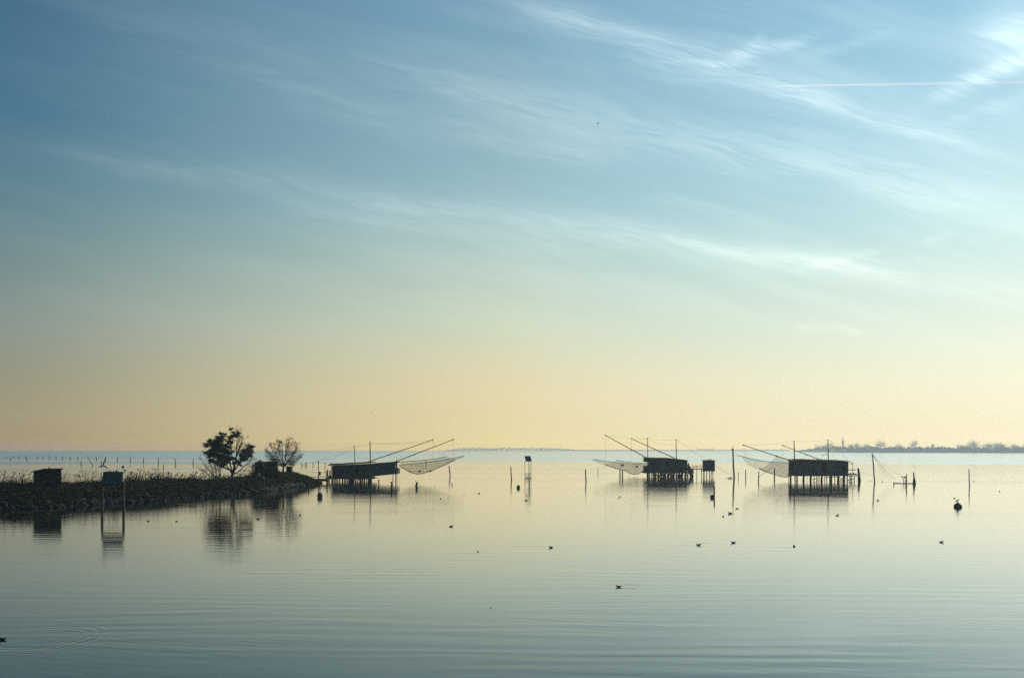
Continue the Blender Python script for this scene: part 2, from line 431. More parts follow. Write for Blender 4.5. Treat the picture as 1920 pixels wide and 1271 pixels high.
def build_bank():
    mb = MB(); pxs = list(np.arange(-260, 606.1, 6)); rs = [-1, 0, .05, .1, .2, .35, .5, .65, .8, .9, 1, 1.15, 1.4, 1.7, 2.]
    for px in pxs:
        for r in rs:
            mb.v.append(tuple(bank_pt(px + random.uniform(-1.5, 1.5), r)))
    n = len(rs)
    for i in range(len(pxs)-1):
        for j in range(n-1):
            a = i*n+j; mb.face(a, a+n, a+n+1, a+1)
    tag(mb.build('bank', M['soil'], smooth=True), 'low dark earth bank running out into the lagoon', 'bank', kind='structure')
    rng = random.Random(3)
    # rocks at the waterline
    mb = MB()
    for k in range(620):
        px = rng.uniform(-200, 606); r = rng.choice((rng.uniform(-.06, .03), rng.uniform(-.05, .07), rng.uniform(0,.16) if rng.random() < .3 else 0.))
        p = bank_pt(px, r); s = rng.choice((.12,.16,.2,.28,.45))*rng.uniform(.7,1.25)
        mb.blob((p.x, p.y, max(p.z, 0) + s*.15), s, k, .5, 7, 5, (1.2, 1, .7))
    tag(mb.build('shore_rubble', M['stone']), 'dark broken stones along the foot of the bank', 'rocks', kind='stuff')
    # scrub: leafy clumps and stems
    mb = MB()
    for k in range(1450):
        px = rng.uniform(-220, 490) if k < 780 else rng.uniform(440, 600) if k < 1050 else rng.uniform(-220, 596); r = rng.uniform(.03, .4) if k >= 1050 else rng.uniform(.05, 1.2) if px < 490 else rng.uniform(.05, .42)
        p = bank_pt(px, r); rad = rng.uniform(.35, .85)*(1 if r < .9 else .75)*(1 if px < 490 else .55)*(.6 if r < .15 else 1)
        mb.cur = rng.choice((0,0,1,1,2)) if px > 180 else rng.choice((0,0,1,2,2))
        hgt = rng.uniform(.45, .9)
        for q in range(85):
            d = Vector((rng.gauss(0,1), rng.gauss(0,1), abs(rng.gauss(0,1)))).normalized()
            k2 = rad*rng.uniform(.35, 1.05)
            mb.leaf((p.x+d.x*k2, p.y+d.y*k2, p.z + d.z*k2*hgt + .05), rng.uniform(.07, .17), rng)
    for k in range(70):
        px = rng.uniform(-120, 482); p = bank_pt(px, rng.uniform(.45, 1.15)); rad = rng.uniform(.6, 1.15); mb.cur = rng.choice((0,0,1,1,2))
        for q in range(420):
            d = Vector((rng.gauss(0,.6), rng.gauss(0,.6), abs(rng.gauss(0,.6))))
            mb.leaf((p.x + d.x*rad*1.3, p.y + d.y*rad, p.z + d.z*rad*.75), rng.uniform(.05,.14), rng)
    for k in range(20000):
        px = rng.uniform(-220, 592); r = rng.uniform(.03, 1.25); p = bank_pt(px, r)
        mb.cur = rng.choice((0,1,1,2))
        h = rng.uniform(.2, .6)*(1 if px < 480 else .6)
        mb.blade(p - Vector((0,0,.03)), h, rng.uniform(.03, .07), (rng.gauss(.05,.16), rng.gauss(0,.1)), rng)
    tag(mb.build('scrub', [M['scrub_green'], M['scrub_brown'], M['scrub_dark']]), 'dark tangled scrub covering the bank', 'scrub', kind='stuff')
    # grass of the mound at the end of the bank
    mb = MB()
    for k in range(11000):
        px = rng.uniform(486, 598); r = rng.uniform(.22, 1.3); p = bank_pt(px, r)
        mb.blade(p - Vector((0,0,.03)), rng.uniform(.18, .55), rng.uniform(.03, .07), (rng.gauss(.14,.12), rng.gauss(-.05,.08)), rng)
    tag(mb.build('grass', M['grass']), 'olive green grass on the mound at the end of the bank', 'grass', kind='stuff')
    # reeds along the crest
    mb = MB()
    for k in range(1050):
        px = rng.choice((rng.uniform(-200, 70), rng.uniform(112, 300), rng.uniform(200, 400), rng.uniform(300, 480)))
        if mnoise.noise(Vector((px*.11, 3, 0))) < -.22: continue
        p = bank_pt(px, rng.uniform(.95, 1.5))
        h = rng.uniform(.7, 1.65)*(1.2 if px < 300 else .85); lx = rng.gauss(.22, .15)
        t = p + Vector((lx, rng.gauss(0,.1), h))
        mb.tube([p - Vector((0,0,.1)), p.lerp(t, .55) - Vector((lx*.1,0,0)), t], [.014,.012,.006], 3, False)
        if rng.random() < .6:
            mb.tube([t - Vector((lx*.05,0,.10)), t + Vector((.08,0,.10)), t + Vector((.18,0,.18))], [.02,.05,.008], 4)
        for q in range(2):
            f = rng.uniform(.3, .85); b = p.lerp(t, f)
            mb.blade(b, rng.uniform(.15,.3), .05, (rng.uniform(-.1,.35), 0), rng)
    tag(mb.build('reeds', M['reed']), 'dry feathery reeds along the crest of the bank', 'reeds', kind='stuff')
build_bank()
def stone(px, r, s, label, seed):
    p = bank_pt(px, r); mb = MB(); mb.blob((p.x, p.y, p.z + s*.5), s, seed, .4, 9, 6, (1.2,1,.8))
    tag(recenter(mb.build('pale_stone', M['pale_stone']), p), label, 'stone', 'pale stones at the foot of the bank')
stone(151, .07, .20, 'pale stone at the waterline left of the blue solar panels, the bigger of a pair', 1)
stone(157.5, .08, .15, 'pale stone at the waterline left of the blue solar panels, the smaller of a pair', 2)
stone(171, .30, .15, 'lone pale stone higher up the bank just left of the solar panel stand', 3)
stone(258, .10, .15, 'dull pale stone just right of the solar panel stand', 4)
stone(268, .09, .14, 'middle one of three pale stones right of the solar panel stand', 5)
stone(275, .09, .18, 'brightest pale stone right of the solar panel stand, last of three', 6)
stone(535, .07, .17, 'small pale stone at the waterline under the grassy mound', 7)
# forked driftwood
p = bank_pt(42, .16); mb = MB()
a = W(35, 945.5, p.y); mb.tube([a, W(39, 943.5, p.y), W(44, 941.8, p.y+.2)], [.04,.05,.02], 5); mb.tube([a, W(41, 947.3, p.y-.1)], [.05,.02], 5)
tag(recenter(mb.build('driftwood', M['pale_stone']), (a.x, a.y, a.z)), 'bleached forked driftwood lying on the dark bank below the black shed', 'driftwood')

# ------------------------------------------------------------------ trees
def branch(mb, p, d, L, r, depth, rng, spread=.55, up=.15, rmin=.006, tips=None, sub=(2,3)):
    n = 3; pts = [p]; q = p.copy(); dd = d.normalized(); rad = [r]
    for i in range(n):
        dd = (dd + Vector((rng.gauss(0,.13), rng.gauss(0,.13), rng.gauss(up*.4,.08)))).normalized()
        q = q + dd*(L/n); pts.append(q.copy()); rad.append(max(rmin, r*(1 - .38*(i+1)/n)))
    mb.tube(pts, rad, 5 if r > .03 else 3, r > .03)
    if tips is not None: tips.append((q.copy(), dd.copy()))
    if depth <= 0: return
    for k in range(rng.randint(*sub)):
        i = rng.choice((1, 2, 3, 3))
        nd = (dd + Vector((rng.gauss(0,spread), rng.gauss(0,spread), rng.gauss(up,spread*.6)))).normalized()
        branch(mb, pts[i], nd, L*rng.uniform(.55,.82), max(rmin, rad[i]*.68), depth-1, rng, spread, up, rmin, tips, sub)
def pine():
    rng = random.Random(5); Y = 137.
    base = W(434, 901, Y); root = thing('pine_tree', (base.x, base.y, base.z-.3), 'dark evergreen tree with ragged clumps and bare branches on the bank', 'tree', )
    mb = MB(); k = Y/F
    fork = W(436, 889, Y)
    mb.tube([base - Vector((0,0,.6)), W(434.5,895,Y), fork], [.27,.24,.2], 8)
    limbs = [[fork, W(430,880,Y-.5), W(421,868,Y-1), W(405,858,Y-1.5), W(388,850,Y-1)],
             [fork, W(432,872,Y+.4), W(428,850,Y+.8), W(418,830,Y+1), W(414,814,Y+.6)],
             [fork, W(440,876,Y), W(443,856,Y-.3), W(444,830,Y-.2), W(446,806,Y)],
             [fork, W(439,872,Y+.6), W(434,850,Y+1.2), W(432,828,Y+1.2), W(432,808,Y+1)],
             [fork, W(442,878,Y-.6), W(452,864,Y-1), W(462,850,Y-1.2), W(470,840,Y-1)],
             [fork, W(445,886,Y+.4), W(455,876,Y+.8), W(467,868,Y+1), W(478,857,Y+1.2)],
             [W(430,880,Y-.5), W(418,876,Y-1.4), W(404,872,Y-2), W(395,862,Y-2)],
             [W(428,850,Y+.8), W(410,842,Y+1.6), W(394,838,Y+1.8), W(384,834,Y+2)],
             [W(443,856,Y-.3), W(450,838,Y-.6), W(455,822,Y-.4)]]
    for L in limbs: mb.tube(L, [.15*(1 - .8*i/(len(L)-1)) for i in range(len(L))], 6)
    mb.build('trunk', M['bark'], root)
    tw = MB()
    for (px, py, dx, dz, n) in ((446,815,.1,1,9),(450,835,.7,.6,12),(455,850,.8,.5,10),(460,870,1,.3,10),(444,840,.6,.8,8),(470,865,1,.4,8),(441,822,.3,1,6),(456,842,.9,.7,10),(449,826,.6,.9,10),(405,866,-1,.1,5),(440,845,.3,1,8),(455,880,1,.25,7)):
        for q in range(n):
            p = W(px + rng.gauss(0,3), py + rng.gauss(0,4), Y + rng.gauss(0,1))
            branch(tw, p, Vector((dx + rng.gauss(0,.3), rng.gauss(0,.4), dz + rng.gauss(0,.2))), rng.uniform(.45,.85), .024, 2, rng, .45, .1, .012)
    tw.build('bare_branches', M['twig'], root)
    cl = [(386,834,6),(392,828,5),(398,832,8),(394,824,4),(404,828,8),(409,820,7),(414,813,5),(417,822,8),(421,813,3.5),(411,836,9),(402,842,8),(391,850,6),(398,853,7),(387,849,4.5),
          (416,844,9),(424,836,7),(408,853,9),(419,856,8),(428,850,6),(398,864,6),(408,868,7),(418,871,7),(426,866,6),(393,862,4),(431,820,6),(437,817,7),(444,815,5),(447,812,4.5),(438,811,4),(434,828,6),
          (428,828,6),(452,852,7),(458,846,7),(464,843,7),(468,836,5.5),(473,838,5),(470,846,7),(463,854,8),(454,861,7),(446,866,6),(469,854,5.5),(459,862,6),(440,859,5),(434,804.5,3.5),(430,805,3),(440,868,5),(449,872,4),(413,860,8),(403,836,7),(412,828,7),(396,844,6),(424,845,8),(430,838,6),(433,860,6),(436,846,4),(424,858,7),(391,857,4),(402,852,8),(420,864,7),(461,850,7),(466,848,7),(456,857,6)]
    fo = MB()
    for (px, py, r) in cl:
        yc = Y + rng.gauss(0, 1.3); n_ = max(4, int(r*1.7))
        for q in range(n_):
            d0 = Vector((rng.gauss(0,1), rng.gauss(0,1), rng.gauss(0,.8))).normalized()*rng.uniform(.2,.85)
            c = W(px + d0.x*r, py - d0.z*r*.9, yc + d0.y*r*k*1.4); rad = r*k*rng.uniform(.28,.50)
            tilt = rng.gauss(0,.35)
            for i in range(int(26 + 560*rad*rad)):
                d = Vector((rng.gauss(0,.62), rng.gauss(0,.62), rng.gauss(0,.62)))
                fo.leaf((c.x + d.x*rad*1.25, c.y + d.y*rad*1.2, c.z + d.z*rad*.7 + d.x*rad*tilt), rng.uniform(.05,.13), rng, .3)
    fo.build('crown', M['needle'], root)
pine()
def bare_tree(name, px, py, Y, toppx, toppy, halfw, label, nst, seed, r0=.13, mats=('bark','twig'), lean=0.):
    rng = random.Random(seed); base = W(px, py, Y); k = Y/F; hh = (py - toppy)*k
    root = thing(name, base, label, 'tree')
    mb = MB(); fork = base + Vector((lean*.2, 0, hh*.13))
    mb.tube([base - Vector((0,0,.4)), base.lerp(fork,.5), fork], [r0*1.2, r0, r0*.85], 7)
    cr = MB()
    for i in range(nst):
        a = -1 + 2*(i + .5)/nst + rng.gauss(0,.06)
        ang = a*1.25
        d = Vector((math.sin(ang)*halfw*k/hh*2.3 + lean, rng.gauss(0,.45), math.cos(ang)*1.0 + .1))
        L = hh*rng.uniform(.27,.36)*(1 - .12*abs(a))
        branch(cr, fork + Vector((rng.gauss(0,.05),0,rng.uniform(-.3,.2))), d, L, r0*.5, 4, rng, .42, .05, .012, None, (3,4) if nst > 7 else (2,3))
    mb.build('trunk', M[mats[0]], root); cr.build('crown', M[mats[1]], root)
def fan_tree():
    rng = random.Random(8); Y = 149.; k = Y/F; base = W(531, 884, Y)
    root = thing('bare_tree', base, 'leafless tree with a wide fan of twigs on the grassy mound', 'tree')
    mb = MB(); fork = W(531.5, 874, Y)
    mb.tube([base - Vector((0,0,.4)), W(531, 879, Y), fork], [.22,.18,.16], 8); mb.build('trunk', M['bark'], root)
    cr = MB(); c0 = W(531, 857, Y)
    def limb(p, q, r0, r1, bow, n=4):
        pts = []
        for i in range(n+1):
            t = i/n; v = p.lerp(q, t); v.z += bow*math.sin(math.pi*t); v.x += rng.gauss(0, .05); pts.append(v)
        cr.tube(pts, [r0 + (r1-r0)*i/n for i in range(n+1)], 4, False); return pts
    for i in range(40):
        a = -1.66 + 3.32*(i + .5)/40 + rng.gauss(0,.07)
        tip = Vector((c0.x + math.sin(a)*34*k*rng.uniform(.84,1.03), Y + rng.gauss(0,1.6), c0.z + (math.cos(a)*36 if math.cos(a) > 0 else math.cos(a)*60)*k*rng.uniform(.84,1.03)))
        main = limb(fork + Vector((rng.gauss(0,.06),0,rng.uniform(-.25,.2))), tip, .045, .010, -.35*abs(math.sin(a)))
        for j in range(14):
            f = rng.uniform(.25, .97); v = main[int(f*4)].lerp(main[min(4, int(f*4)+1)], f*4 - int(f*4))
            out = (v - c0); out = out.normalized() if out.length > .1 else Vector((0,0,1))
            d = (out*.9 + Vector((rng.gauss(0,.45), rng.gauss(0,.5), rng.uniform(.1,.7)))).normalized()
            e = v + d*rng.uniform(.45, 1.05)*(1.15 - f*.5)
            if abs(e.x - c0.x) > 36*k: e.x = c0.x + math.copysign(36*k, e.x - c0.x)
            sub = limb(v, e, .014, .008, .05, 2)
            for q in range(8):
                w = sub[rng.choice((1,2))]; cr.tube([w, w + (d + Vector((rng.gauss(0,.6), rng.gauss(0,.5), rng.gauss(.1,.4)))).normalized()*rng.uniform(.2,.5)], [.010,.007], 3, False)
    cr.build('crown', M['twig'], root)
fan_tree()
def bare_shrub():
    rng = random.Random(14); Y = 132.; base = W(407, 904, Y)
    root = thing('bare_shrub', base, 'leafless leaning shrub to the left of the dark evergreen', 'shrub')
    st = MB(); tw = MB()
    for L in ([(404,905),(398,891),(388,876),(375,860)], [(404,905),(400,886),(394,869),(381,849)], [(406,905),(406,888),(404,874),(396,860)], [(410,905),(411,886),(408,873),(403,866)], [(413,905),(413.5,890),(413,876),(416,866)], [(402,904),(393,892),(384,884),(371,876)]):
        pts = [W(a, b, Y + rng.gauss(0,.3)) for a, b in L]; st.tube(pts, [.075,.055,.04,.018], 6)
        for k in range(26):
            f = rng.uniform(.3, 1)*2.99; v = pts[int(f)].lerp(pts[int(f)+1], f - int(f))
            d = (pts[3] - pts[1]).normalized() + Vector((rng.gauss(0,.6), rng.gauss(0,.5), rng.gauss(.25,.35)))
            e = v + d.normalized()*rng.uniform(.5,1.25); tw.tube([v, v.lerp(e,.5) + Vector((rng.gauss(0,.05),0,.04)), e], [.02,.015,.01], 3, False)
            for q in range(3):
                u = v.lerp(e, rng.uniform(.4,1)); tw.tube([u, u + (d.normalized()*.6 + Vector((rng.gauss(0,.5), rng.gauss(0,.4), rng.gauss(.2,.4)))).normalized()*rng.uniform(.2,.5)], [.012,.008], 3, False)
    st.build('stem', M['twig'], root); tw.build('crown', M['twig'], root)
bare_shrub()
# thicket beside the brick shed
def thicket():
    rng = random.Random(21); Y = 141.; base = bank_pt(482, .95)
    root = thing('bush', base, 'dense dark bush against the brown shed on the mound', 'bush')
    mb = MB(); st = MB()
    for i in range(26):
        px = rng.uniform(473, 503); t = W(px, rng.uniform(866, 884), Y + rng.gauss(0,.8)); b = Vector((t.x*.6 + base.x*.4, base.y + rng.gauss(0,.5), base.z - .2))
        st.tube([b, b.lerp(t,.5) + Vector((rng.gauss(0,.1),0,0)), t], [.035,.025,.01], 4, False)
    for i in range(11000):
        px = rng.choice((rng.gauss(487, 8.), rng.gauss(486, 8.), rng.gauss(488, 7.5), rng.gauss(520, 4), rng.gauss(503,6))); top = 863.5 + abs(px - 488)*.5
        py = rng.uniform(top + rng.gauss(0,1.6), 896) if px < 500 else rng.uniform(876 + (px-500)*.35 + rng.gauss(0,3), 896); mb.leaf(W(px, py, Y + rng.gauss(0,.8)), rng.uniform(.05,.13), rng)
    st.build('stem', M['twig'], root); mb.build('foliage', M['scrub_dark'], root)
thicket()

# ------------------------------------------------------------------ things on the bank
def turn(root, a):
    root.rotation_euler = (0, 0, a)
def black_shed():
    Y = 103.; p0 = W(64.5, 914, Y); root = thing('shed', (W(90,0,Y).x, Y, p0.z), 'small black wooden shed with a flat overhanging roof on the bank', 'shed')
    k = Y/F; x0, x1 = W(67,0,Y).x, W(111.8,0,Y).x; zb = p0.z - .5
    zl, zm, zr = W(0,884.6,Y).z, W(0,880.6,Y).z, W(0,880.4,Y).z
    xm = W(82,0,Y).x
    mb = MB()
    mb.hexa([(x0,Y),(xm,Y),(xm,Y+2.6),(x0,Y+2.6)], [zb]*4, [zl,zm,zm,zl]); mb.hexa([(xm,Y+.002),(x1,Y+.002),(x1,Y+2.6),(xm,Y+2.6)], [zb]*4, [zm,zr,zr,zm])
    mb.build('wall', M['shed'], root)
    r = MB(); o = .22
    r.hexa([(x0-o,Y-.25),(xm,Y-.25),(xm,Y+2.9),(x0-o,Y+2.9)], [zl-.03,zm,zm,zl-.03], [zl+.06,zm+.1,zm+.1,zl+.06])
    r.hexa([(xm,Y-.25),(x1+o,Y-.25),(x1+o,Y+2.9),(xm,Y+2.9)], [zm,zr+.02,zr+.02,zm], [zm+.1,zr+.12,zr+.12,zm+.1])
    rng = random.Random(2)
    for i in range(26):
        xx = rng.uniform(xm, x1); r.blob((xx, Y + rng.uniform(0,2), zm + .1), rng.uniform(.04,.09), i, .5, 6, 4)
    roof = r.build('roof', M['shed'], root)
    c = MB(); cx = W(91.5,0,Y).x; c.tube([(cx,Y+1,zm),(cx,Y+1,zm+.26)], .06, 8); c.tube([(cx,Y+1,zm+.26),(cx,Y+1,zm+.3)], .09, 8)
    c.build('chimney', M['dark_metal'], roof)
    d = MB(); d.box(W(94,0,Y).x, W(107,0,Y).x, Y-.04, Y-.005, zb, zm-.35); d.build('door', M['shed'], root)
    turn(root, R(30))
black_shed()
def brick_shed():
    Y = 144.; root = thing('shed', W(510, 888, Y), 'small reddish brown shed half hidden on the mound', 'shed')
    x0, x1 = W(500.5,0,Y).x, W(519.5,0,Y).x; zb = W(0,892,Y).z; zt = W(0,866.3,Y).z
    mb = MB(); mb.hexa([(x0-.4,Y),(x1+.1,Y),(x1,Y+2.4),(x0-.3,Y+2.4)], [zb]*4, [zt]*4); mb.build('wall', M['brick'], root)
    r = MB(); r.hexa([(x0-.5,Y-.15),(x1+.2,Y-.15),(x1+.1,Y+2.6),(x0-.4,Y+2.6)], [zt+.002]*4, [zt+.09,zt+.06,zt+.06,zt+.09]); r.build('roof', M['roof'], root)
    turn(root, R(18))
brick_shed()
Y = 151.; mb = MB(); p = W(541, 882, Y); mb.box(W(536.5,0,Y).x, W(546,0,Y).x, Y, Y+1., p.z-.4, W(0,875.2,Y).z)
mb.box(W(535.6,0,Y).x, W(546.6,0,Y).x, Y-.08, Y+1.08, W(0,875.2,Y).z+.002, W(0,874.2,Y).z)
tag(recenter(mb.build('storage_box', M['shed']), p), 'low dark wooden box behind the grass right of the leafless tree', 'box')
Y = 138.; mb = MB(); p = W(487.5, 894, Y); mb.tube([p - Vector((0,0,.5)), W(495,879,Y), W(503.2,865,Y)], [.1,.085,.08], 7)
tag(recenter(mb.build('leaning_pole', M['pile']), p), 'thick dark pole leaning against the brown shed', 'pole')
Y = 137.; mb = MB(); p = W(485, 892, Y); mb.blob((p.x, Y, p.z + .15), .33, 4, .3, 10, 7, (.8,.7,1.15))
tag(recenter(mb.build('tarpaulin_bundle', M['blue_tarp']), p), 'pale blue bundle at the foot of the leaning pole', 'bundle')
p = bank_pt(493, .62); mb = MB(); mb.blob((p.x, p.y, p.z + .25), .32, 9, .5, 9, 6, (1.25,.9,.7))
tag(recenter(mb.build('boulder', M['pale_stone']), p), 'pale boulder in the grass just right of the leaning pole', 'boulder')

def solar_stand():
    Y = 92.; root = thing('solar_stand', G(211.5, 956), 'stand on two thick posts with blue solar panels and a small wind turbine', 'solar stand')
    xa, xb = W(191.5,0,Y).x, W(231.7,0,Y).x
    for x, top in ((xa, 905), (xb, 903)):
        mb = MB(); mb.tube([(x,Y,-.8),(x,Y,1.2),(x,Y,W(0,top,Y).z)], [.16,.15,.14], 8); mb.build('post', M['pile'], root)
    mb = MB(); mb.bar(W(190,908.5,Y-.2), W(234,907.5,Y-.2), .22, .22); mb.bar(W(190,908.5,Y+.2), W(234,907.5,Y+.2), .12, .2); mb.build('platform', M['pile'], root)
    mb = MB(); mb.bar(W(191,922,Y-.18), W(232,922,Y-.18), .12, .12); mb.build('cross_beam', M['pile'], root)
    for a, b in ((194.2,211.6),(212.6,231.0)):
        mb = MB(); z0, z1 = W(0,906,Y).z, W(0,884.4,Y).z; x0, x1 = W(a,0,Y).x, W(b,0,Y).x
        mb.hexa([(x0,Y-.35),(x1,Y-.35),(x1,Y-.30),(x0,Y-.30)], [z0]*4, [z1]*4)
        v = mb.v[:]; mb.v = [(x, y + (z - z0)*.28, z) for x, y, z in v]
        pn = mb.build('solar_panel', M['panel'], root)
        fr = MB()
        e = [(x0,z0),(x1,z0),(x1,z1),(x0,z1)]
        for i in range(4):
            (u, w), (u2, w2) = e[i], e[(i+1)%4]
            fr.bar((u, Y-.36 + (w-z0)*.28, w), (u2, Y-.36 + (w2-z0)*.28, w2), .05, .05)
        fr.build('frame', M['dark_metal'], pn)
    mb = MB(); hub = W(194, 872.5, Y)
    mb.tube([(hub.x, Y, W(0,906,Y).z), (hub.x, Y, hub.z)], [.045,.035], 6); mast = mb.build('turbine_mast', M['white_metal'], root)
    ro = MB(); ro.tube([hub - Vector((0,.2,0)), hub + Vector((0,.2,0))], [.06,.05], 8)
    for tip in ((198.3, 857.5), (184.6, 875.6), (203, 878)):
        t = W(*tip, Y-.12); h0 = hub - Vector((0,.12,0)); ro.tube([h0, h0.lerp(t,.3), t], [(.02,.05),(.03,.085),(.012,.03)], 6)
    ro.build('rotor', M['dark_metal'], mast)
    mb = MB(); x = W(230.6,0,Y).x; mb.tube([(x,Y+.05,W(0,906,Y).z),(x,Y+.05,W(0,877,Y).z)], .035, 6); mb.build('sensor_mast', M['white_metal'], root)
    mb = MB(); c = W(230.5, 875.4, Y); mb.blob(c, .16, 1, .05, 12, 8, (1,.6,1)); mb.build('sensor_disc', M['dark_metal'], root)
    mb = MB(); c = W(234, 881.5, Y); mb.blob(c, .11, 2, .2, 9, 6, (.8,.8,1.2)); mb.bar(W(230.6,880.5,Y), c, .04); mb.build('lamp', M['dark_metal'], root)
    for px, py in ((232.6, 934), (195.6, 938.5)):
        mb = MB(); c = W(px, py, Y-.17); mb.box(c.x-.035, c.x+.035, Y-.2, Y-.17, c.z-.2, c.z+.18); mb.build('marker_plate', M['pale_stone'], root)
solar_stand()

# ------------------------------------------------------------------ posts
def post_mesh(px, top, base, wpx, lean=0., seed=0, bulge=0.):
    rng = random.Random(seed*7 + 1); b = G(px, base); Y = b.y; k = Y/F; r = max(.035, wpx*k/2); h = (base - top)*k
    L = lean*k; n = 5; pts = []; rad = []
    for i in range(n+1):
        f = -.15 + 1.15*i/n
        pts.append((b.x + L*f + rng.gauss(0, r*.18), Y, h*f if f > 0 else f*4)); rad.append(r*(1.08 - .2*f) + bulge*k*max(0, .5 - abs(f-.1)))
    mb = MB(); mb.tube(pts, rad, 8); return mb, b, k
def post(px, top, base, wpx, label, lean=0., seed=0, name='post', group=None, bulge=0., mat='pile', extra=None):
    mb, b, k = post_mesh(px, top, base, wpx, lean, seed or int(px), bulge)
    if extra: extra(mb, b, k)
    o = recenter(mb.build(name, M[mat]), b); tag(o, label, 'post', group or 'wooden posts standing in the lagoon'); return o
# between the bank and the far right, described by their neighbours
post(578.6, 903, 917, 1.8, 'thin dark post in the water in front of the grassy tip of the bank')
post(546, 905, 921, 1.4, 'thin post close under the bank below the leafless tree, left of a pair')
post(556.5, 906, 919.5, 1.3, 'thin post close under the bank below the leafless tree, right of a pair')
post(703.6, 906, 914.5, 1.9, 'crooked short stake just right of the long hut near the bank', 2.2)
post(710.2, 898.6, 910.5, 2.2, 'upright post under the overhanging end of the long hut')
post(734, 902.5, 919.5, 3.0, 'thick black post in front of the overhanging end of the long hut')
post(781.2, 903.6, 914, 4.2, 'stout short post below the net of the long hut, topped by a gull')
post(844, 873, 893.6, 2.0, 'bent post standing beyond the right tip of the left net', -2.)
post(847.6, 905, 909.5, 1.6, 'tiny stump poking from the water right of the left net')
post(958.9, 876, 900, 2.0, 'lone post left of the small solar beacon, with a bird on top', -1.)
post(992, 897.5, 914, 2.0, 'dark post right in front of the small solar beacon')
post(1098.6, 879.5, 903.5, 2.1, 'lone post between the solar beacon and the middle net', -1.)
post(1121.2, 876, 888, 1.0, 'very thin stake under the left tip of the middle net')
post(1162.6, 880, 893.5, 2.2, 'left one of two close posts under the middle net')
post(1167, 880.5, 894, 2.2, 'right one of two close posts under the middle net')
def crate(mb, b, k): mb.box(b.x - 6.4*k, b.x - 1.2*k, b.y - .2, b.y + .2, .0, 5.5*k)
def hook(mb, b, k): mb.tube([(b.x, b.y, 18*k), (b.x + .9*k, b.y, 20*k), (b.x + 2.2*k, b.y, 19.2*k)], [1.2*k,1.2*k,.8*k], 7); crate(mb, b, k)
post(1338.6, 914, 933, 2.7, 'hooked black post with a small box at its side below the small side hut', .5, extra=hook)
def topper(mb, b, k): mb.tube([(b.x - 2*k, b.y, 55*k), (b.x - 2*k, b.y, 63*k)], [.3*k,.15*k], 5); mb.bar((b.x - 4.4*k, b.y, 54.2*k), (b.x - 1.2*k, b.y, 55.5*k), 1.4*k)
post(1376.4, 840, 896, 3.0, 'tall dark mooring pole between the two right huts', -2.4, extra=topper, name='mooring_pole')
post(1383.8, 884, 895.5, 1.1, 'short leaning stake just right of the tall mooring pole', 1.4)
post(1398.2, 880.5, 897.5, 1.6, 'thin post under the left tip of the right net, second from the tall pole')
def stay(mb, b, k): mb.tube([(b.x + .5*k, b.y, 7*k), (b.x + 26*k, b.y + .5, 25*k)], .35*k, 4)
post(1422.3, 883.5, 901, 1.9, 'post with a slanting stay rope in front of the right net', .3, extra=stay)
post(1451.8, 877, 896.5, 2.2, 'thicker post standing right before the middle of the right net', .8)
post(1479.2, 878, 909, 1.5, 'thin post touching a thick one left of the right hut')
def cap2(mb, b, k): mb.tube([(b.x - .4*k, b.y, 28*k), (b.x - 2.6*k, b.y, 30*k)], [1.4*k,.8*k], 6)
post(1482.6, 883.5, 913.5, 3.3, 'thick dark post in the water just left of the right hut', -.6, extra=cap2)
post(1611.5, 878, 901.5, 4.2, 'stout post at the end of the right hut balcony', -2.2, bulge=1.5)
post(1609, 877, 901, 1.4, 'slim post leaning on the stout one at the right hut balcony')
def pin(mb, b, k): mb.bar((b.x - 6*k, b.y, 51.2*k), (b.x - 2.2*k, b.y, 51.4*k), 1.4*k); mb.tube([(b.x - 3.4*k, b.y, 51*k), (b.x - 3.6*k, b.y, 55*k)], .3*k, 4)
post(1639.6, 852, 903.5, 2.3, 'tall tapering pole right of the right hut with slack ropes', -3.2, extra=pin, name='mooring_pole')
post(1699.8, 888.5, 910, 2.0, 'straight post beside a broken plank far right of the huts')
post(1714.6, 885, 907, 2.4, 'crooked post with a swollen foot far right of the huts', -1.6, bulge=3.5)
post(1817.6, 884, 912, 1.8, 'lone post near the right edge with a bird on top', -.6)
post(1676, 903, 908.5, 1.6, 'low stump at the left end of a floating bar')
mb = MB(); a, b_ = G(1676, 906), G(1712, 906.5); mb.tube([a + Vector((0,0,.06)), b_ + Vector((0,0,.06))], .06, 5)
tag(recenter(mb.build('floating_bar', M['pole']), a), 'thin floating bar between a stump and the crooked post', 'bar')
Y = D(905); mb = MB(); mb.bar(W(1690.5,894.3,Y), W(1698.5,893.3,Y), .5, .12); mb.tube([G(1695,905), W(1693.2,899,Y), W(1697,893.5,Y)], .07, 5); mb.tube([G(1697.5,905), W(1697.5,893.5,Y)], .06, 5)
tag(recenter(mb.build('broken_frame', M['pile']), G(1695,905)), 'broken plank on bent legs against a post far right', 'frame')
# debris at the foot of the tall pole
rng = random.Random(9); mb = MB()
for i in range(9):
    a = G(1363 + i*1.2, 896.5); mb.tube([a, a + Vector((rng.uniform(-.6,.9), rng.uniform(-.3,.3), rng.uniform(.1,.45)))], [.06,.03], 5)
tag(recenter(mb.build('debris_heap', M['pile']), G(1368,896.5)), 'low heap of broken branches at the foot of the tall mooring pole', 'debris')
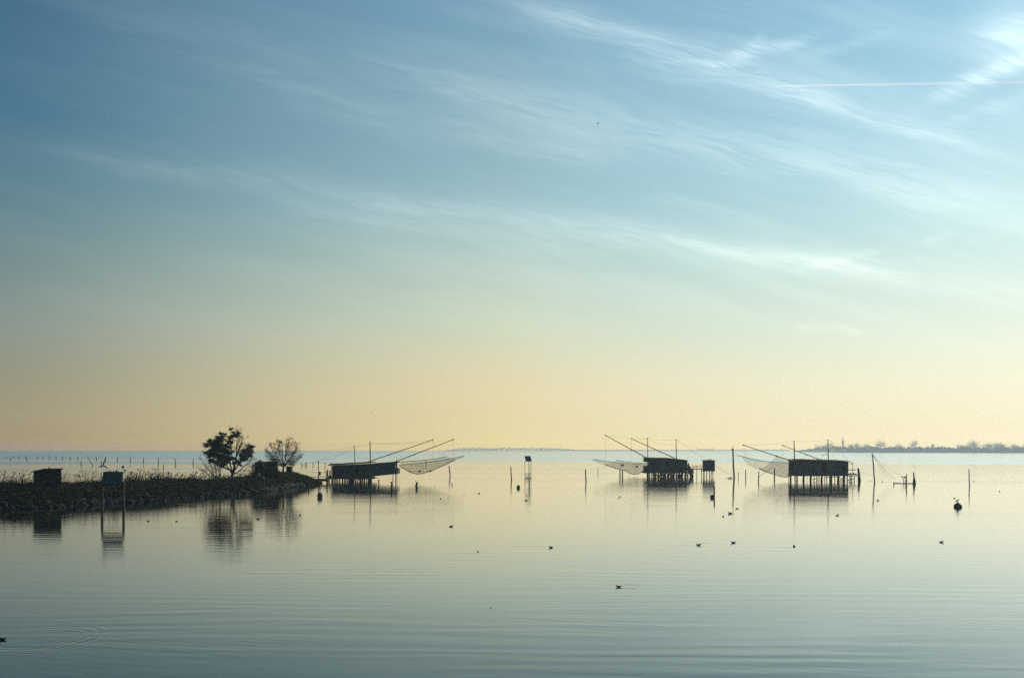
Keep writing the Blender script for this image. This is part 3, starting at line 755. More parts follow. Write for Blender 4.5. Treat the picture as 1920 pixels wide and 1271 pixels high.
# loose ropes from the tall pole on the right
def rope_mb(pts_list, r=.018, sag=.3, n=10):
    mb = MB()
    for a, b in pts_list:
        a, b = Vector(a), Vector(b)
        mb.tube([a.lerp(b, i/n) - Vector((0,0,sag*4*(i/n)*(1-i/n))) for i in range(n+1)], r, 4, False)
    return mb
Y = D(903.5); top = W(1637, 853, Y)
for (ex, ey, lab) in ((1668, 899, 'leftmost and steepest of the slack ropes hanging from the tapering pole'), (1675, 897, 'second slack rope hanging from the tapering pole'), (1680, 897.5, 'third slack rope hanging from the tapering pole, ending near the water'), (1692, 893, 'longest slack rope from the tapering pole to the broken frame')):
    o = rope_mb([(top, W(ex, ey, Y - .5))], .017, .45).build('slack_rope', M['rope']); tag(recenter(o, top), lab, 'rope', 'slack ropes on the tapering pole')

# far rows of stakes on the left
row = [(12,856,858.6),(24,855.6,858.8),(35,855,858.8),(48.5,854.2,858.9),(70,854.7,859.4),(81,855,859.8),(92.5,855,860.4),(105,855.2,860.8),(117.5,855.2,861.4),(132,856,862.2),(146,856,863),
       (181,857,864),(198.5,856.2,865),(220,857,866),(244,857.2,867),(269,858,868.4),(297,858.2,869.8),(329,858.6,871.3),(362,860,872.2)]
words = ['first','second','third','fourth','fifth','sixth','seventh','eighth','ninth','tenth','eleventh','twelfth','thirteenth','fourteenth','fifteenth','sixteenth','seventeenth','eighteenth','nineteenth']
for i, (px, t, b) in enumerate(row):
    post(px, t, b, 1.25 if i < 11 else 1.55, 'thin far stake, %s from the left in the long row beyond the bank' % words[i], random.Random(i).gauss(0,.5), 100+i, 'stake', 'row of far stakes beyond the bank', mat='pole')
for px, t, b, lab in ((19,858.5,862.5,'short stake nearer than the long row, leftmost beyond the black shed'), (50,858.5,865,'short stake nearer than the long row, above the black shed'), (152,863.5,871.5,'stake standing below the slanting pole beyond the bank'),
                      (190,864,872.5,'faint stake just left of the wind turbine rotor'), (306,870,880.5,'short stake right of the solar stand, closest to the reeds')):
    post(px, t, b, 1.5, lab, .4, name='stake', mat='pole', group='scattered stakes beyond the bank')
mb = MB(); Y = D(873.5); a = W(176, 873.5, Y); mb.tube([a - Vector((0,0,.6)), W(163.5,855.5,Y)], [.14,.10], 6)
tag(recenter(mb.build('slanting_pole', M['pole']), a), 'long pole slanting out of the water beyond the bank', 'pole')
for px, t, b, lab in ((564.6,866,873.6,'leftmost of the small stakes left of the long hut'), (567.6,869.5,873.4,'shortest of the small stakes left of the long hut'), (572.2,866,874,'left of two near touching stakes left of the long hut'), (574.6,866.4,874,'right of two near touching stakes left of the long hut'), (586.6,867,875,'small stake left of the footbridge post')):
    post(px, t, b, 1.1, lab, .2, name='stake', mat='pole', group='small stakes behind the footbridge')
def tee(mb, b, k): mb.bar((b.x - 2.2*k, b.y, 8.6*k), (b.x + 2.2*k, b.y, 8.6*k), 1.2*k)
post(609.3, 868.5, 877, 1.1, 'small T shaped stake between the footbridge post and the long hut', 0, name='stake', mat='pole', extra=tee, group='small stakes behind the footbridge')

# ------------------------------------------------------------------ stilt huts
def piles(root, lst, Y0, zt, mat='pile'):
    for (px, w, Y) in lst:
        mb = MB(); x = (px - 960)*Y/F; r = w*Y/F/2; rng = random.Random(int(px*10))
        mb.tube([(x + rng.gauss(0,.04),Y,-.85),(x,Y,.4),(x + rng.gauss(0,.05),Y,zt)], [r*1.08, r, r*.95], 8); mb.build('pile', M['pile'], root)
def mast(root, px, top, pxb, Y, zb, w=1.7, cap=True):
    b = W(pxb, 0, Y); t = W(px, top, Y); b.z = zb; r = w*Y/F/2
    mb = MB(); mb.tube([b, b.lerp(t,.5), t], [r*1.15, r, r*.8], 7); m = mb.build('mast', M['pole'], root)
    if cap:
        c = MB(); c.bar(t - Vector((.2,0,.02)), t + Vector((.14,0,.04)), .16, .12); c.build('pulley', M['dark_metal'], m)
    return t
def boom(root, a, b, w=1.5):
    r = w*a.y/F/2; mb = MB(); mb.tube([a, a.lerp(b,.5), b], [r*1.1, r, r*.75], 7); m = mb.build('boom', M['pole'], root)
    c = MB(); c.bar(b + Vector((-.16,0,.04)), b + Vector((.16,0,.02)), .2, .24); c.build('pulley', M['dark_metal'], m)
    c = MB(); q = a.lerp(b, .36); c.bar(q, q - Vector((0,0,.26)), .14, .14); c.build('pulley', M['dark_metal'], m)
def ropes(root, pairs, r=.016, sag=.15):
    for a, b in pairs:
        rope_mb([(a, b)], r, sag).build('rope', M['rope'], root)
def net(label, A, B, C_, D_, bottom, ns=30, nt_=14, floats=(), sagr=.25):
    # A near side at the hut, B far side at the hut, C_ far outer corner, D_ near outer corner; bottom: photo rows of the belly by pixel column
    root = thing('fishing_net', (A + B + C_ + D_)/4, label, 'fishing net')
    mb = MB()
    def pt(s, t):
        a = A.lerp(D_, s) - Vector((0,0,sagr*4*s*(1-s))); b = B.lerp(C_, s) - Vector((0,0,sagr*4*s*(1-s)))
        p = a.lerp(b, t)
        mid = a.lerp(b, .5); px = 960 + mid.x/mid.y*F
        zb = H - (lerp_table(bottom, px)[0] - YH)*mid.y/F
        sag = max(0, mid.z - zb)
        p.z -= sag*math.sin(math.pi*t)**.75
        return p
    for i in range(ns+1):
        for j in range(nt_+1): mb.v.append(tuple(pt(i/ns, j/nt_)))
    for i in range(ns):
        for j in range(nt_):
            a = i*(nt_+1)+j; mb.face(a, a+nt_+1, a+nt_+2, a+1)
    mb.build('netting', M['net'], root, smooth=True)
    for t in (0, 1):
        r = MB(); r.tube([pt(i/ns, t) for i in range(ns+1)], .06, 5); r.build('edge_rope', M['rope'], root)
    r = MB(); r.tube([pt(1, j/nt_) for j in range(nt_+1)], .02, 5); r.build('edge_rope', M['rope'], root)
    r = MB(); r.tube([pt(i/ns, .5) for i in range(ns+1)], .075, 5); r.build('belly_rope', M['rope'], root)
    for (px, py, rr) in floats:
        best = min(((abs(960 + p.x/p.y*F - px) + abs(YH + (H - p.z)/p.y*F - py)), i, j) for i in range(ns+1) for j in range(nt_+1) for p in (pt(i/ns, j/nt_),))
        p = pt(best[1]/ns, best[2]/nt_); b = MB(); b.blob(p, rr, int(px), .35, 9, 6, (1.3,.8,.7)); b.build('float', M['buoy_dark'], root)

def wall_block(mb, l0, l1, Y0, Y1, dep):       # l = (px, top row, bottom row) at the left and right end of the front
    a, b = W(l0[0], l0[1], Y0), W(l1[0], l1[1], Y1); ab, bb = W(l0[0], l0[2], Y0), W(l1[0], l1[2], Y1)
    mb.hexa([(a.x,Y0),(b.x,Y1),(b.x,Y1+dep),(a.x,Y0+dep)], [ab.z,bb.z,bb.z,ab.z], [a.z,b.z,b.z,a.z])
def plank_lines(mb, l0, l1, Y0, Y1, n, prj=.025):
    for i in range(n+1):
        f = i/n; px = l0[0] + (l1[0]-l0[0])*f; Y = Y0 + (Y1-Y0)*f - prj/2
        mb.bar(W(px, l0[1] + (l1[1]-l0[1])*f + .6, Y), W(px, l0[2] + (l1[2]-l0[2])*f - .6, Y), .07, prj)

def cladding(root, L, Rr, Y0, Y1, n, seed):
    rng = random.Random(seed)
    for i in range(n):
        f = rng.uniform(.02, .86); w_ = rng.uniform(.06, .13); t0 = rng.uniform(.06, .3); t1 = rng.uniform(.55, .96)
        q = []
        for g in (f, f + w_):
            px = L[0] + (Rr[0]-L[0])*g; top = L[1] + (Rr[1]-L[1])*g; bot = L[2] + (Rr[2]-L[2])*g; Y = Y0 + (Y1-Y0)*g - .05
            q.append((W(px, top + (bot-top)*t0, Y), W(px, top + (bot-top)*t1, Y), Y))
        (a, a2, ya), (b, b2, yb) = q; mb = MB()
        mb.hexa([(a.x,ya),(b.x,yb),(b.x,yb+.03),(a.x,ya+.03)], [a2.z,b2.z,b2.z,a2.z], [a.z,b.z,b.z,a.z])
        mb.build('cladding_sheet', M[rng.choice(('sheet_pale','sheet_pale','roof','sheet_rust'))], root)
def roof_sheets(root, a, b, dep, n, seed):
    rng = random.Random(seed); mb = MB()
    for i in range(n):
        f0, f1 = i/n - .004, (i+1)/n - .012; p, q = a.lerp(b, f0), a.lerp(b, f1); o = rng.uniform(-.05,.22); z = rng.uniform(.0,.06) + .004*i
        mb.hexa([(p.x,p.y-o),(q.x,q.y-o),(q.x,q.y+dep*rng.uniform(.5,.9)),(p.x,p.y+dep*rng.uniform(.5,.9))], [p.z+z]*4 if False else [p.z+z,q.z+z,q.z+z+.12,p.z+z+.12], [p.z+z+.03,q.z+z+.03,q.z+z+.15,p.z+z+.15])
    for i in range(5):
        p = a.lerp(b, rng.uniform(.05,.95)); mb.bar(p + Vector((-.5,rng.uniform(.2,1),.16)), p + Vector((rng.uniform(.3,1.),rng.uniform(.2,1),.2)), .09)
    mb.build('roof_sheet', M['roof'], root)
M['sheet_pale'] = material('pale_cladding', (.035,.055,.066), (.02,.034,.044), 1.4, .7, (3,1,.3), .02)
M['sheet_rust'] = material('rusty_cladding', (.04,.03,.028), (.02,.02,.022), 1.4, .8, (3,1,.3), .02)
def hut_left():
    Y = 174.; root = thing('stilt_hut', G(660, 902.5), 'long dark stilt hut by the bank with an overhanging right end', 'stilt hut', 'fishing huts on stilts')
    w = MB(); wall_block(w, (623, 872.6, 896.5), (696.4, 869.2, 896.5), Y, Y, 4.6); plank_lines(w, (623,872.6,896.5), (696.4,869.2,896.5), Y, Y, 24); w.build('wall', M['planks'], root)
    e = MB(); wall_block(e, (696.6, 869.8, 893), (741, 867, 888.6), Y+.3, Y+2.4, 3.6); plank_lines(e, (696.6,869.8,893), (741,867,888.6), Y+.3, Y+2.4, 16); e.build('annex_wall', M['planks'], root)
    # right end: a parapet and post framing a narrow opening
    p = MB(); wall_block(p, (741.05, 877.5, 888.6), (746, 878, 888), Y+2.4, Y+2.65, 3.4); p.build('parapet', M['planks'], root)
    for px in (743.9,):
        p = MB(); p.bar(W(px, 866.5, Y+2.5), W(px, 889, Y+2.5), .17); p.build('porch_post', M['planks'], root)
    r = MB(); a, b = W(614.5, 872.6, Y-.5), W(697, 867.6, Y-.5)
    r.hexa([(a.x,Y-.5),(b.x,Y-.5),(b.x,Y+5.),(a.x,Y+5.)], [a.z-.02,b.z-.02,b.z+.1,a.z+.1], [a.z+.12,b.z+.12,b.z+.24,a.z+.24]); r.build('roof', M['roof'], root)
    r = MB(); a, b = W(697.2, 870, Y+.1), W(749.5, 866.4, Y+2.5)
    r.hexa([(a.x,Y+.1),(b.x,Y+2.5),(b.x,Y+6.4),(a.x,Y+4.2)], [a.z-.02,b.z-.02,b.z+.06,a.z+.06], [a.z+.1,b.z+.14,b.z+.2,a.z+.2]); r.build('annex_roof', M['roof'], root)
    cladding(root, (623,872.6,896.5), (696.4,869.2,896.5), Y, Y, 6, 3); roof_sheets(root, W(615,871.2,Y-.6), W(690,867.4,Y-.6), 4., 9, 4)
    d = MB(); wall_block(d, (615, 896.6, 897.8), (699.5, 896.6, 897.8), Y-.6, Y-.6, 5.6); d.build('deck', M['planks'], root)
    zt = W(0, 897.3, Y).z
    f = [(622.8,2.6,Y),(630,2.2,Y),(637,1.8,Y+2),(642,2,Y+1),(648.5,2.,Y+3),(655.5,3,Y),(660,4.,Y+2),(667.6,2.,Y-.3),(671,1.6,Y+3),(675,2.,Y),(680,1.7,Y+3),(683.2,2.2,Y),(687,1.5,Y+3),(690.6,2.2,Y-.2),(694.8,4.,Y),(617,2.,Y+3)]
    piles(root, [(a, w_*1.35, b) for a, w_, b in f] + [(626.5,2.4,Y+2.5),(633.5,2.2,Y+3.5),(645.5,2.,Y+4),(652,2.2,Y+3.4),(663.6,2.6,Y+1),(677.5,2,Y+3.6)], Y, zt)
    bb = MB(); bb.bar(W(655,898,Y+.6), W(661,903,Y+.6), .22); bb.build('brace', M['pile'], root)
    bb = MB(); bb.bar(W(672,898,Y+1), W(678,903,Y+1), .16); bb.build('brace', M['pile'], root)
    zt2 = W(0, 888.4, Y+2.6).z
    piles(root, [(736.6,1.3,Y+5.4),(741.6,1.4,Y+5.8),(744.2,1.1,Y+3.)], Y, zt2, 'pole')
    for px, y in ((622, 872),):
        s = MB(); s.bar(W(px-.4, 872.6, Y-.3), W(px-.4, 897, Y-.3), .14); s.build('porch_post', M['planks'], root)
    s = MB(); wall_block(s, (612.8, 880.5, 905), (615, 880.5, 905), Y-.2, Y-.2, .2); wall_block(s, (617.5, 881.5, 898), (619.6, 881.5, 898), Y-.1, Y-.1, .15); wall_block(s, (612.6, 891, 896.8), (622, 891, 896.8), Y, Y, .1); s.build('side_landing', M['planks'], root)
    t1 = mast(root, 664.4, 835, 666.6, Y-2.5, -.8, 1.5, False); t2 = mast(root, 693.8, 827, 695, Y-3., -.8, 2.1, False)
    b1 = W(850, 823.8, Y+3); b2 = W(811.6, 824.3, Y+9)
    boom(root, W(736, 867.2, Y+2.6), b1); boom(root, W(683, 868.2, Y+4.), b2)
    st = MB(); st.bar(W(742.6,866.6,Y+3), W(743.8,855,Y+3), .06); st.build('flag_stick', M['pole'], root)
    n1, n2 = W(850, 859, Y+3), W(811.6, 858, Y+9)
    ropes(root, [(b1, n1), (b2, n2)], .014, 0)
    ropes(root, [(t1, t2 - Vector((0,0,.5))), (t2 - Vector((0,0,.3)), b2), (t1 - Vector((0,0,.3)), W(560,846,Y+8)), (t1 - Vector((0,0,.4)), W(574,868,Y+15)), (t1 - Vector((0,0,.8)), W(584,868,Y+10)), (t2 - Vector((0,0,.6)), b1),
                 (W(545,865,158), W(616,876.5,Y)), (b2, W(828,854,Y+7)), (b1 , W(828,855,Y+6))], .014, .35)
    ropes(root, [(t1 - Vector((-.1,0,.8)), W(672,859,Y-1)), (W(672,859,Y-1), W(690,856,Y-1))], .012, .35)
    for px, tp in ((622,866.5),(644.2,867.4)):
        c = MB(); c.bar(W(px,871.5,Y+1), W(px,tp,Y+1), .09); c.build('roof_stub', M['pole'], root)
    net('fine net slung from the booms of the long hut by the bank', W(748, 871.6, Y+2.8), W(752, 865, Y+9), W(838, 855.6, Y+10), W(870.5, 854.4, Y+3.5),
        [(748,873.5),(758,879),(767,884),(776,887.6),(785,888.8),(796,886.5),(810,882),(835,871),(852,862),(870,854.6)], floats=((768,884,.22),(785.5,883.5,.26),(807,883.5,.26)))
    p_ = MB(); p_.bar(W(798.5,861.5,Y+6), W(798.5,880,Y+6), .1); o = p_.build('net_pole', M['pole']); tag(recenter(o, W(798.5,880,Y+6)), 'short upright pole stuck in the middle of the left net', 'pole')
hut_left()
def footbridge():
    Y = 170.; root = thing('footbridge', W(600, 896, Y), 'narrow wooden footbridge from the bank tip to the long hut', 'footbridge')
    d = MB(); d.bar(W(581,894,Y+1), W(614,893.4,Y-4), .8, .14); d.build('deck', M['white_metal'], root)
    d = MB(); d.bar(W(589,899.6,Y), W(614,899.6,Y-5), .3, .55); d.build('beam', M['pile'], root)
    d = MB(); d.bar(W(577,885.4,Y+1), W(613,885.4,Y-3), .06, .06); d.build('handrail', M['pole'], root)
    for px in (596.8, 611.8):
        d = MB(); d.bar((W(px,0,Y-2).x, Y-2, -.6), W(px, 884 if px > 600 else 890, Y-2), .13); d.build('post', M['pile'], root)
footbridge()
post(597.4, 866.5, 904, 1.5, 'tall weathered post beside the footbridge with a box at its foot', -.3, name='post', extra=lambda mb, b, k: (mb.box(b.x, b.x + 3.6*k, b.y-.2, b.y+.2, 13*k, 20*k), mb.blob((b.x-.3*k, b.y, 38.5*k), 1.4*k, 3, .3)))

def hut_mid():
    Y = D(893.5); root = thing('stilt_hut', G(1250, 893.5), 'middle dark stilt hut joined by a gangway to a tiny side hut', 'stilt hut', 'fishing huts on stilts')
    w = MB(); wall_block(w, (1222, 859.3, 884.5), (1258, 860, 884.5), Y, Y, 5); wall_block(w, (1258.03, 860, 884.5), (1288.6, 863.2, 884.5), Y, Y, 5)
    wall_block(w, (1212, 859.2, 866), (1221.97, 859.3, 866), Y+.01, Y+.01, 4.8); wall_block(w, (1212, 873.5, 884.5), (1221.97, 873.5, 884.5), Y+.01, Y+.01, 4.8)
    plank_lines(w, (1222,859.3,884.5), (1288.6,863.2,884.5), Y, Y, 22); w.build('wall', M['planks'], root)
    for px in (1212.8, 1216.6):
        p = MB(); p.bar(W(px,859.5,Y-.06), W(px,884,Y-.06), .19 if px < 1214 else .26, .1); p.build('porch_post', M['planks'], root)
    r = MB(); pts = [(1210.8,858.2),(1258,859),(1290,862.6)]
    for (a, b) in zip(pts, pts[1:]):
        A, B = W(*a, Y-.3), W(*b, Y-.3)
        r.hexa([(A.x,Y-.3),(B.x-.002,Y-.3),(B.x-.002,Y+5.3),(A.x,Y+5.3)], [A.z-.14,B.z-.14,B.z-.02,A.z-.02], [A.z,B.z,B.z+.12,A.z+.12])
    r.build('roof', M['roof'], root)
    cladding(root, (1222,859.4,884.5), (1288.6,863.2,884.5), Y, Y, 6, 8)
    d = MB(); wall_block(d, (1210, 884.6, 887), (1291, 884.6, 887), Y-.35, Y-.35, 5.8); d.build('deck', M['planks'], root)
    rng = random.Random(4); zt = W(0,886.5,Y).z
    piles(root, [(1214.5,4.2,Y-.1),(1218,2,Y+2),(1224.5,2,Y),(1229,2.6,Y+2),(1234.5,2.2,Y),(1240,4,Y+.5),(1246,2.6,Y+2),(1252,3,Y),(1258,3,Y+1),(1263,3.6,Y+2),(1268.6,3,Y-.1),(1273.5,4,Y+1.5),(1279,3.2,Y),(1285,3.4,Y+1),(1289.5,2.4,Y)], Y, zt)
    b = MB()
    for i in range(22):
        px = 1222 + i*3.1; b.bar(W(px, rng.uniform(886,889), Y+rng.uniform(.2,3)), W(px + rng.uniform(-7,8), rng.uniform(893,899), Y+rng.uniform(.2,3)), .22)
    b.bar(W(1226,891.5,Y+.3), W(1289,891,Y+.3), .2); b.bar(W(1236,896.4,Y+.2), W(1290,896.2,Y+.2), .35); b.build('brace', M['pile'], root)
    # steps and gangway
    s = MB(); s.bar(W(1289.5,871,Y+1), W(1299,886,Y+1), .5, .5); s.bar(W(1289,876,Y+1), W(1297,894,Y+1), .6, .6); s.bar(W(1290,869,Y+1.4), W(1292,869,Y+1.4), .4); s.build('steps', M['planks'], root)
    g = MB(); g.bar(W(1296,879,Y+2), W(1322,879.3,Y+2), .8, .22); gw = g.build('gangway', M['pole'], root)
    g = MB(); g.bar(W(1296,873,Y+1.7), W(1322,872.8,Y+1.7), .09, .11); g.bar(W(1296,875.6,Y+1.7), W(1322,875.8,Y+1.7), .07, .09)
    for px in (1298.8,1302.6,1306.5,1314.5,1318.6): g.bar(W(px,872.6,Y+1.7), W(px,879,Y+1.7), .09)
    g.build('handrail', M['pole'], gw)
    zg = W(0,879,Y+2).z
    piles(root, [(1299,2.4,Y+2),(1306.4,1.1,Y+2),(1315.4,1.2,Y+2),(1319.8,2.4,Y+2),(1296,3,Y+2)], Y, zg)
    # tiny side hut
    t = MB(); wall_block(t, (1321.4, 863.6, 882), (1340.2, 863.6, 882), Y+2.3, Y+2.3, 2.4); plank_lines(t, (1321.4,863.6,882), (1340.2,863.6,882), Y+2.3, Y+2.3, 8); t.build('side_hut_wall', M['planks'], root)
    t = MB(); wall_block(t, (1320.8, 862.6, 863.5), (1341, 862.6, 863.5), Y+2.1, Y+2.1, 2.8); t.build('side_hut_roof', M['roof'], root)
    t = MB(); wall_block(t, (1319, 882.1, 883.4), (1341.2, 882.1, 883.4), Y+2.1, Y+2.1, 2.9); t.build('side_hut_deck', M['planks'], root)
    piles(root, [(1324.8,1.6,Y+2.4),(1330.4,1.6,Y+2.4),(1336.9,1.5,Y+2.4),(1333.6,1.0,Y+4.4)], Y, W(0,883,Y+2).z)
    t = MB(); t.bar(W(1331.8,895.5,Y+2.4), W(1335.6,884,Y+2.4), .1); t.build('brace', M['pile'], root)
    t1 = mast(root, 1214.3, 822, 1214.8, Y-.3, W(0,884,Y).z, 1.5); t2 = mast(root, 1267.3, 824, 1269, Y-.3, W(0,884,Y).z, 1.6)
    b1 = W(1135, 816, Y+1); b2 = W(1184.2, 822.4, Y+8)
    boom(root, W(1211.4, 857.4, Y+.6), b1); boom(root, W(1266, 859.2, Y+4.5), b2)
    ropes(root, [(b1, W(1135,862,Y+1)), (b2, W(1184,864,Y+8))], .014, 0)
    ropes(root, [(t1, b2), (t1 - Vector((0,0,.1)), t2), (t2, W(1374,893,Y+2)), (t2, W(1306,840.5,Y+30)), (t1 - Vector((0,0,.5)), W(1262,833,Y)), (W(1344,874,Y+2), W(1372,891,Y)), (b1, t1), (W(1288,856,Y+1), W(1300,855.8,Y+1))], .014, .25)
    ropes(root, [(W(1306,840.3,Y+30), W(1341,840.3,Y+30))], .045, .35)
    net('fine net slung from the booms of the middle hut', W(1211.5, 870.5, Y+.5), W(1211.5, 867.8, Y+8), W(1157, 862.2, Y+9), W(1112, 860.9, Y+1),
        [(1112,861.2),(1125,865.6),(1145,875),(1160,879.6),(1172,882.4),(1180,886.8),(1188,889.4),(1196,888.6),(1204,884),(1211,878.5)], floats=((1167.5,872,.34),(1195,874,.32)))
hut_mid()
def hut_right():
    Y = D(901.8); root = thing('stilt_hut', G(1542, 901.8), 'dark boxy stilt hut on the right on tall open piles', 'stilt hut', 'fishing huts on stilts')
    w = MB(); L, Rr = (1494, 863, 890.4), (1590.4, 865.6, 890.8); wall_block(w, L, Rr, Y, Y, 5.2); plank_lines(w, L, Rr, Y, Y, 30); w.build('wall', M['planks'], root)
    r = MB(); a, b = W(1492.6, 862, Y-.3), W(1595.6, 865.2, Y-.3)
    r.hexa([(a.x,Y-.3),(b.x,Y-.3),(b.x,Y+5.5),(a.x,Y+5.5)], [a.z-.1,b.z-.1,b.z,a.z], [a.z+.02,b.z+.04,b.z+.14,a.z+.12]); r.build('roof', M['roof'], root)
    cladding(root, L, Rr, Y, Y, 8, 12); roof_sheets(root, W(1493,861.8,Y-.35), W(1592,864.8,Y-.35), 4.4, 11, 6)
    for px, w_ in ((1513,.5),(1548,.4),(1576,.45)):
        s = MB(); c = W(px, 889.5, Y-.18); s.blob(c, w_*.6, int(px), .4, 9, 6, (1,.35,.8)); s.build('hanging_net_bundle', M['buoy_dark'], root)
    d = MB(); wall_block(d, (1492, 890.9, 892.4), (1608.5, 891.2, 892.4), Y-.25, Y-.25, 5.7); d.build('deck', M['planks'], root)
    zt = W(0,892,Y).z
    piles(root, [(1506.6,4.,Y),(1519.8,4.,Y),(1526.6,1.8,Y+3),(1531.5,1.8,Y+3),(1534,1.2,Y+4.6),(1540.6,3.8,Y+.3),(1546.3,1.4,Y+4),(1550,1.5,Y+4.6),(1557.6,5.6,Y),(1565.2,1.8,Y+3),(1571.6,4.4,Y),(1582.2,4.6,Y),(1588.4,2.2,Y+.1),(1513.2,.9,Y+4.8),(1537,1.,Y+4.8),(1494.5,3.,Y+.1)], Y, zt)
    piles(root, [(1594,2.2,Y+.1),(1601.8,1.6,Y+.1),(1597,1.6,Y+3)], Y, zt)
    br = MB(); br.bar(W(1521,898.6,Y+2), W(1531,897.6,Y+2), .1); br.bar(W(1546,894.8,Y+2.5), W(1572,893.8,Y+2.5), .14); br.bar(W(1574,902,Y+1), W(1581,894,Y+1), .12); br.bar(W(1574,895,Y+1), W(1581,902,Y+1), .1); br.bar(W(1589,900,Y+.3), W(1601,897.4,Y+.3), .16); br.build('brace', M['pile'], root)
    b = MB(); b.bar(W(1590.6,880.6,Y), W(1604.2,880.8,Y), .12, .18); b.bar(W(1590.6,888.6,Y), W(1607,888.9,Y), .3, .25); b.build('balcony_rail', M['planks'], root)
    p = MB(); p.bar(W(1598.5,868,Y), W(1598.8,890,Y), .08); p.bar(W(1593.6,870.2,Y), W(1600.6,867.9,Y), .14, .12); p.build('line_reel', M['pole'], root)
    for px in (1594.5, 1600.2):
        s = MB(); s.blob(W(px, 887.2, Y-.1), .16, int(px), .3); s.build('bundle', M['buoy_dark'], root)
    t1 = mast(root, 1488.8, 826, 1491, Y-.5, -.85, 2.0, False); t2 = mast(root, 1552.2, 824, 1553.8, Y-.4, zt, 1.8, False)
    s = MB(); s.bar(W(1491.8,890,Y-.1), W(1491.4,874,Y-.1), .18); s.bar(W(1492.8,862,Y), W(1493.2,891,Y), .08); s.build('corner_post', M['pile'], root)
    s = MB(); s.bar(W(1541.4,853.2,Y-.3), W(1553,850.8,Y-.3), .08); s.bar(W(1541.4,853,Y-.3), W(1541.6,855.2,Y-.3), .08); s.build('spreader', M['pole'], root)
    b1 = W(1394, 834.4, Y+1); b2 = W(1467.4, 835, Y+8)
    boom(root, W(1493, 866.8, Y+.4), b1, 1.5); boom(root, W(1538, 861.8, Y+4), b2, 1.4)
    ropes(root, [(b1, W(1399,857,Y+1)), (b2, W(1468,856,Y+8))], .015, 0)
    ropes(root, [(t1, b1), (t1, t2), (t1, b2), (t2, W(1600,868,Y)), (W(1608,880,Y), W(1636,890,Y)), (t2, W(1640,858,Y+3))], .013, .3)
    net('fine net slung from the booms of the right hut', W(1491, 867, Y+.5), W(1491, 859.5, Y+8), W(1455, 853.2, Y+9), W(1391, 855.2, Y+1),
        [(1391,855.6),(1402,864),(1411,870),(1420,876.5),(1435,883.5),(1450,889),(1462,892.6),(1472,894.4),(1481,893),(1491,889.5)], floats=((1456,873,.1),), sagr=.5)
    s = rope_mb([(W(1380,853.4,Y+1), W(1392,855.4,Y+1))], .05, .02).build('net_tip_pole', M['pole']); tag(recenter(s, W(1392,855.4,Y+1)), 'short pole end sticking out of the left tip of the right net', 'pole')
hut_right()

def beacon():
    Y = D(896.5); root = thing('solar_beacon', G(990, 896.5), 'small beacon on thin legs with a tilted solar panel above a pale wire cage', 'beacon')
    p = MB(); a = [(983.6,854.8),(994.2,854.4),(997,864.2),(985.8,864.4)]
    pts = [W(*q, Y + (-.3 if q[1] > 860 else .7)) for q in a]
    bq = len(p.v); p.v += [tuple(q) for q in pts] + [tuple(q - Vector((0,.03,.08))) for q in pts]
    p.face(0,1,2,3); p.face(7,6,5,4)
    for i in range(4): p.face(i, i+4, (i+1)%4+4, (i+1)%4)
    p.build('solar_panel', M['panel'], root)
    for px, t, dy in ((984.2,864,0),(991.8,863,.3),(995.6,863.5,0)):
        l = MB(); x = W(px,0,Y+dy).x; l.tube([(x,Y+dy,-.8),(x,Y+dy,W(0,t,Y+dy).z)], .06 if px != 991.8 else .09, 6); l.build('leg', M['dark_metal'], root)
    b = MB(); x0, x1 = W(984.4,0,Y).x, W(996,0,Y).x; b.box(x0-.05, x1+.05, Y-.1, Y+.095, W(0,896.4,Y).z, W(0,894.7,Y).z)
    b.build('platform', M['white_metal'], root)
    b = MB(); b.box(x0, x1, Y+.1, Y+.9, W(0,894.6,Y).z, W(0,886.5,Y).z); b.build('cage', M['cage'], root)
beacon()
def buoy(px, py, r, label, mat, sq=(1,1,1), name='buoy'):
    b = G(px, py); root = thing(name, b, label, 'buoy')
    m = MB(); m.blob((b.x, b.y, r*sq[2]*.55), r, int(px), .08, 16, 10, sq); m.build('float', M[mat], root, smooth=True)
    t = MB(); t.tube([(b.x, b.y, r*sq[2]*1.45), (b.x, b.y, r*sq[2]*1.45 + .1)], .06, 8); t.build('lifting_eye', M['dark_metal'], root)
buoy(599.8, 932.5, .40, 'round black buoy floating in front of the tip of the bank', 'buoy_dark', (1,1,1.2))
buoy(972, 915, .33, 'round green buoy floating left of the small solar beacon', 'buoy_green', (1,1,1.1))
def float_mound():
    b = G(1796, 950.5); root = thing('mooring_buoy', b, 'wide dark mooring buoy with a gull on top near the right edge', 'buoy'); k = b.y/F
    m = MB(); m.tube([(b.x,b.y,-.25),(b.x,b.y,.0),(b.x,b.y,.22),(b.x,b.y,.42),(b.x,b.y,.52)], [5.5*k,7.2*k,7*k,4.2*k,2*k], 14); m.build('float', M['buoy_dark'], root, smooth=True)
    t = MB(); t.tube([(b.x,b.y,.5),(b.x,b.y,.62)], .1, 8); t.build('lifting_eye', M['dark_metal'], root)
float_mound()

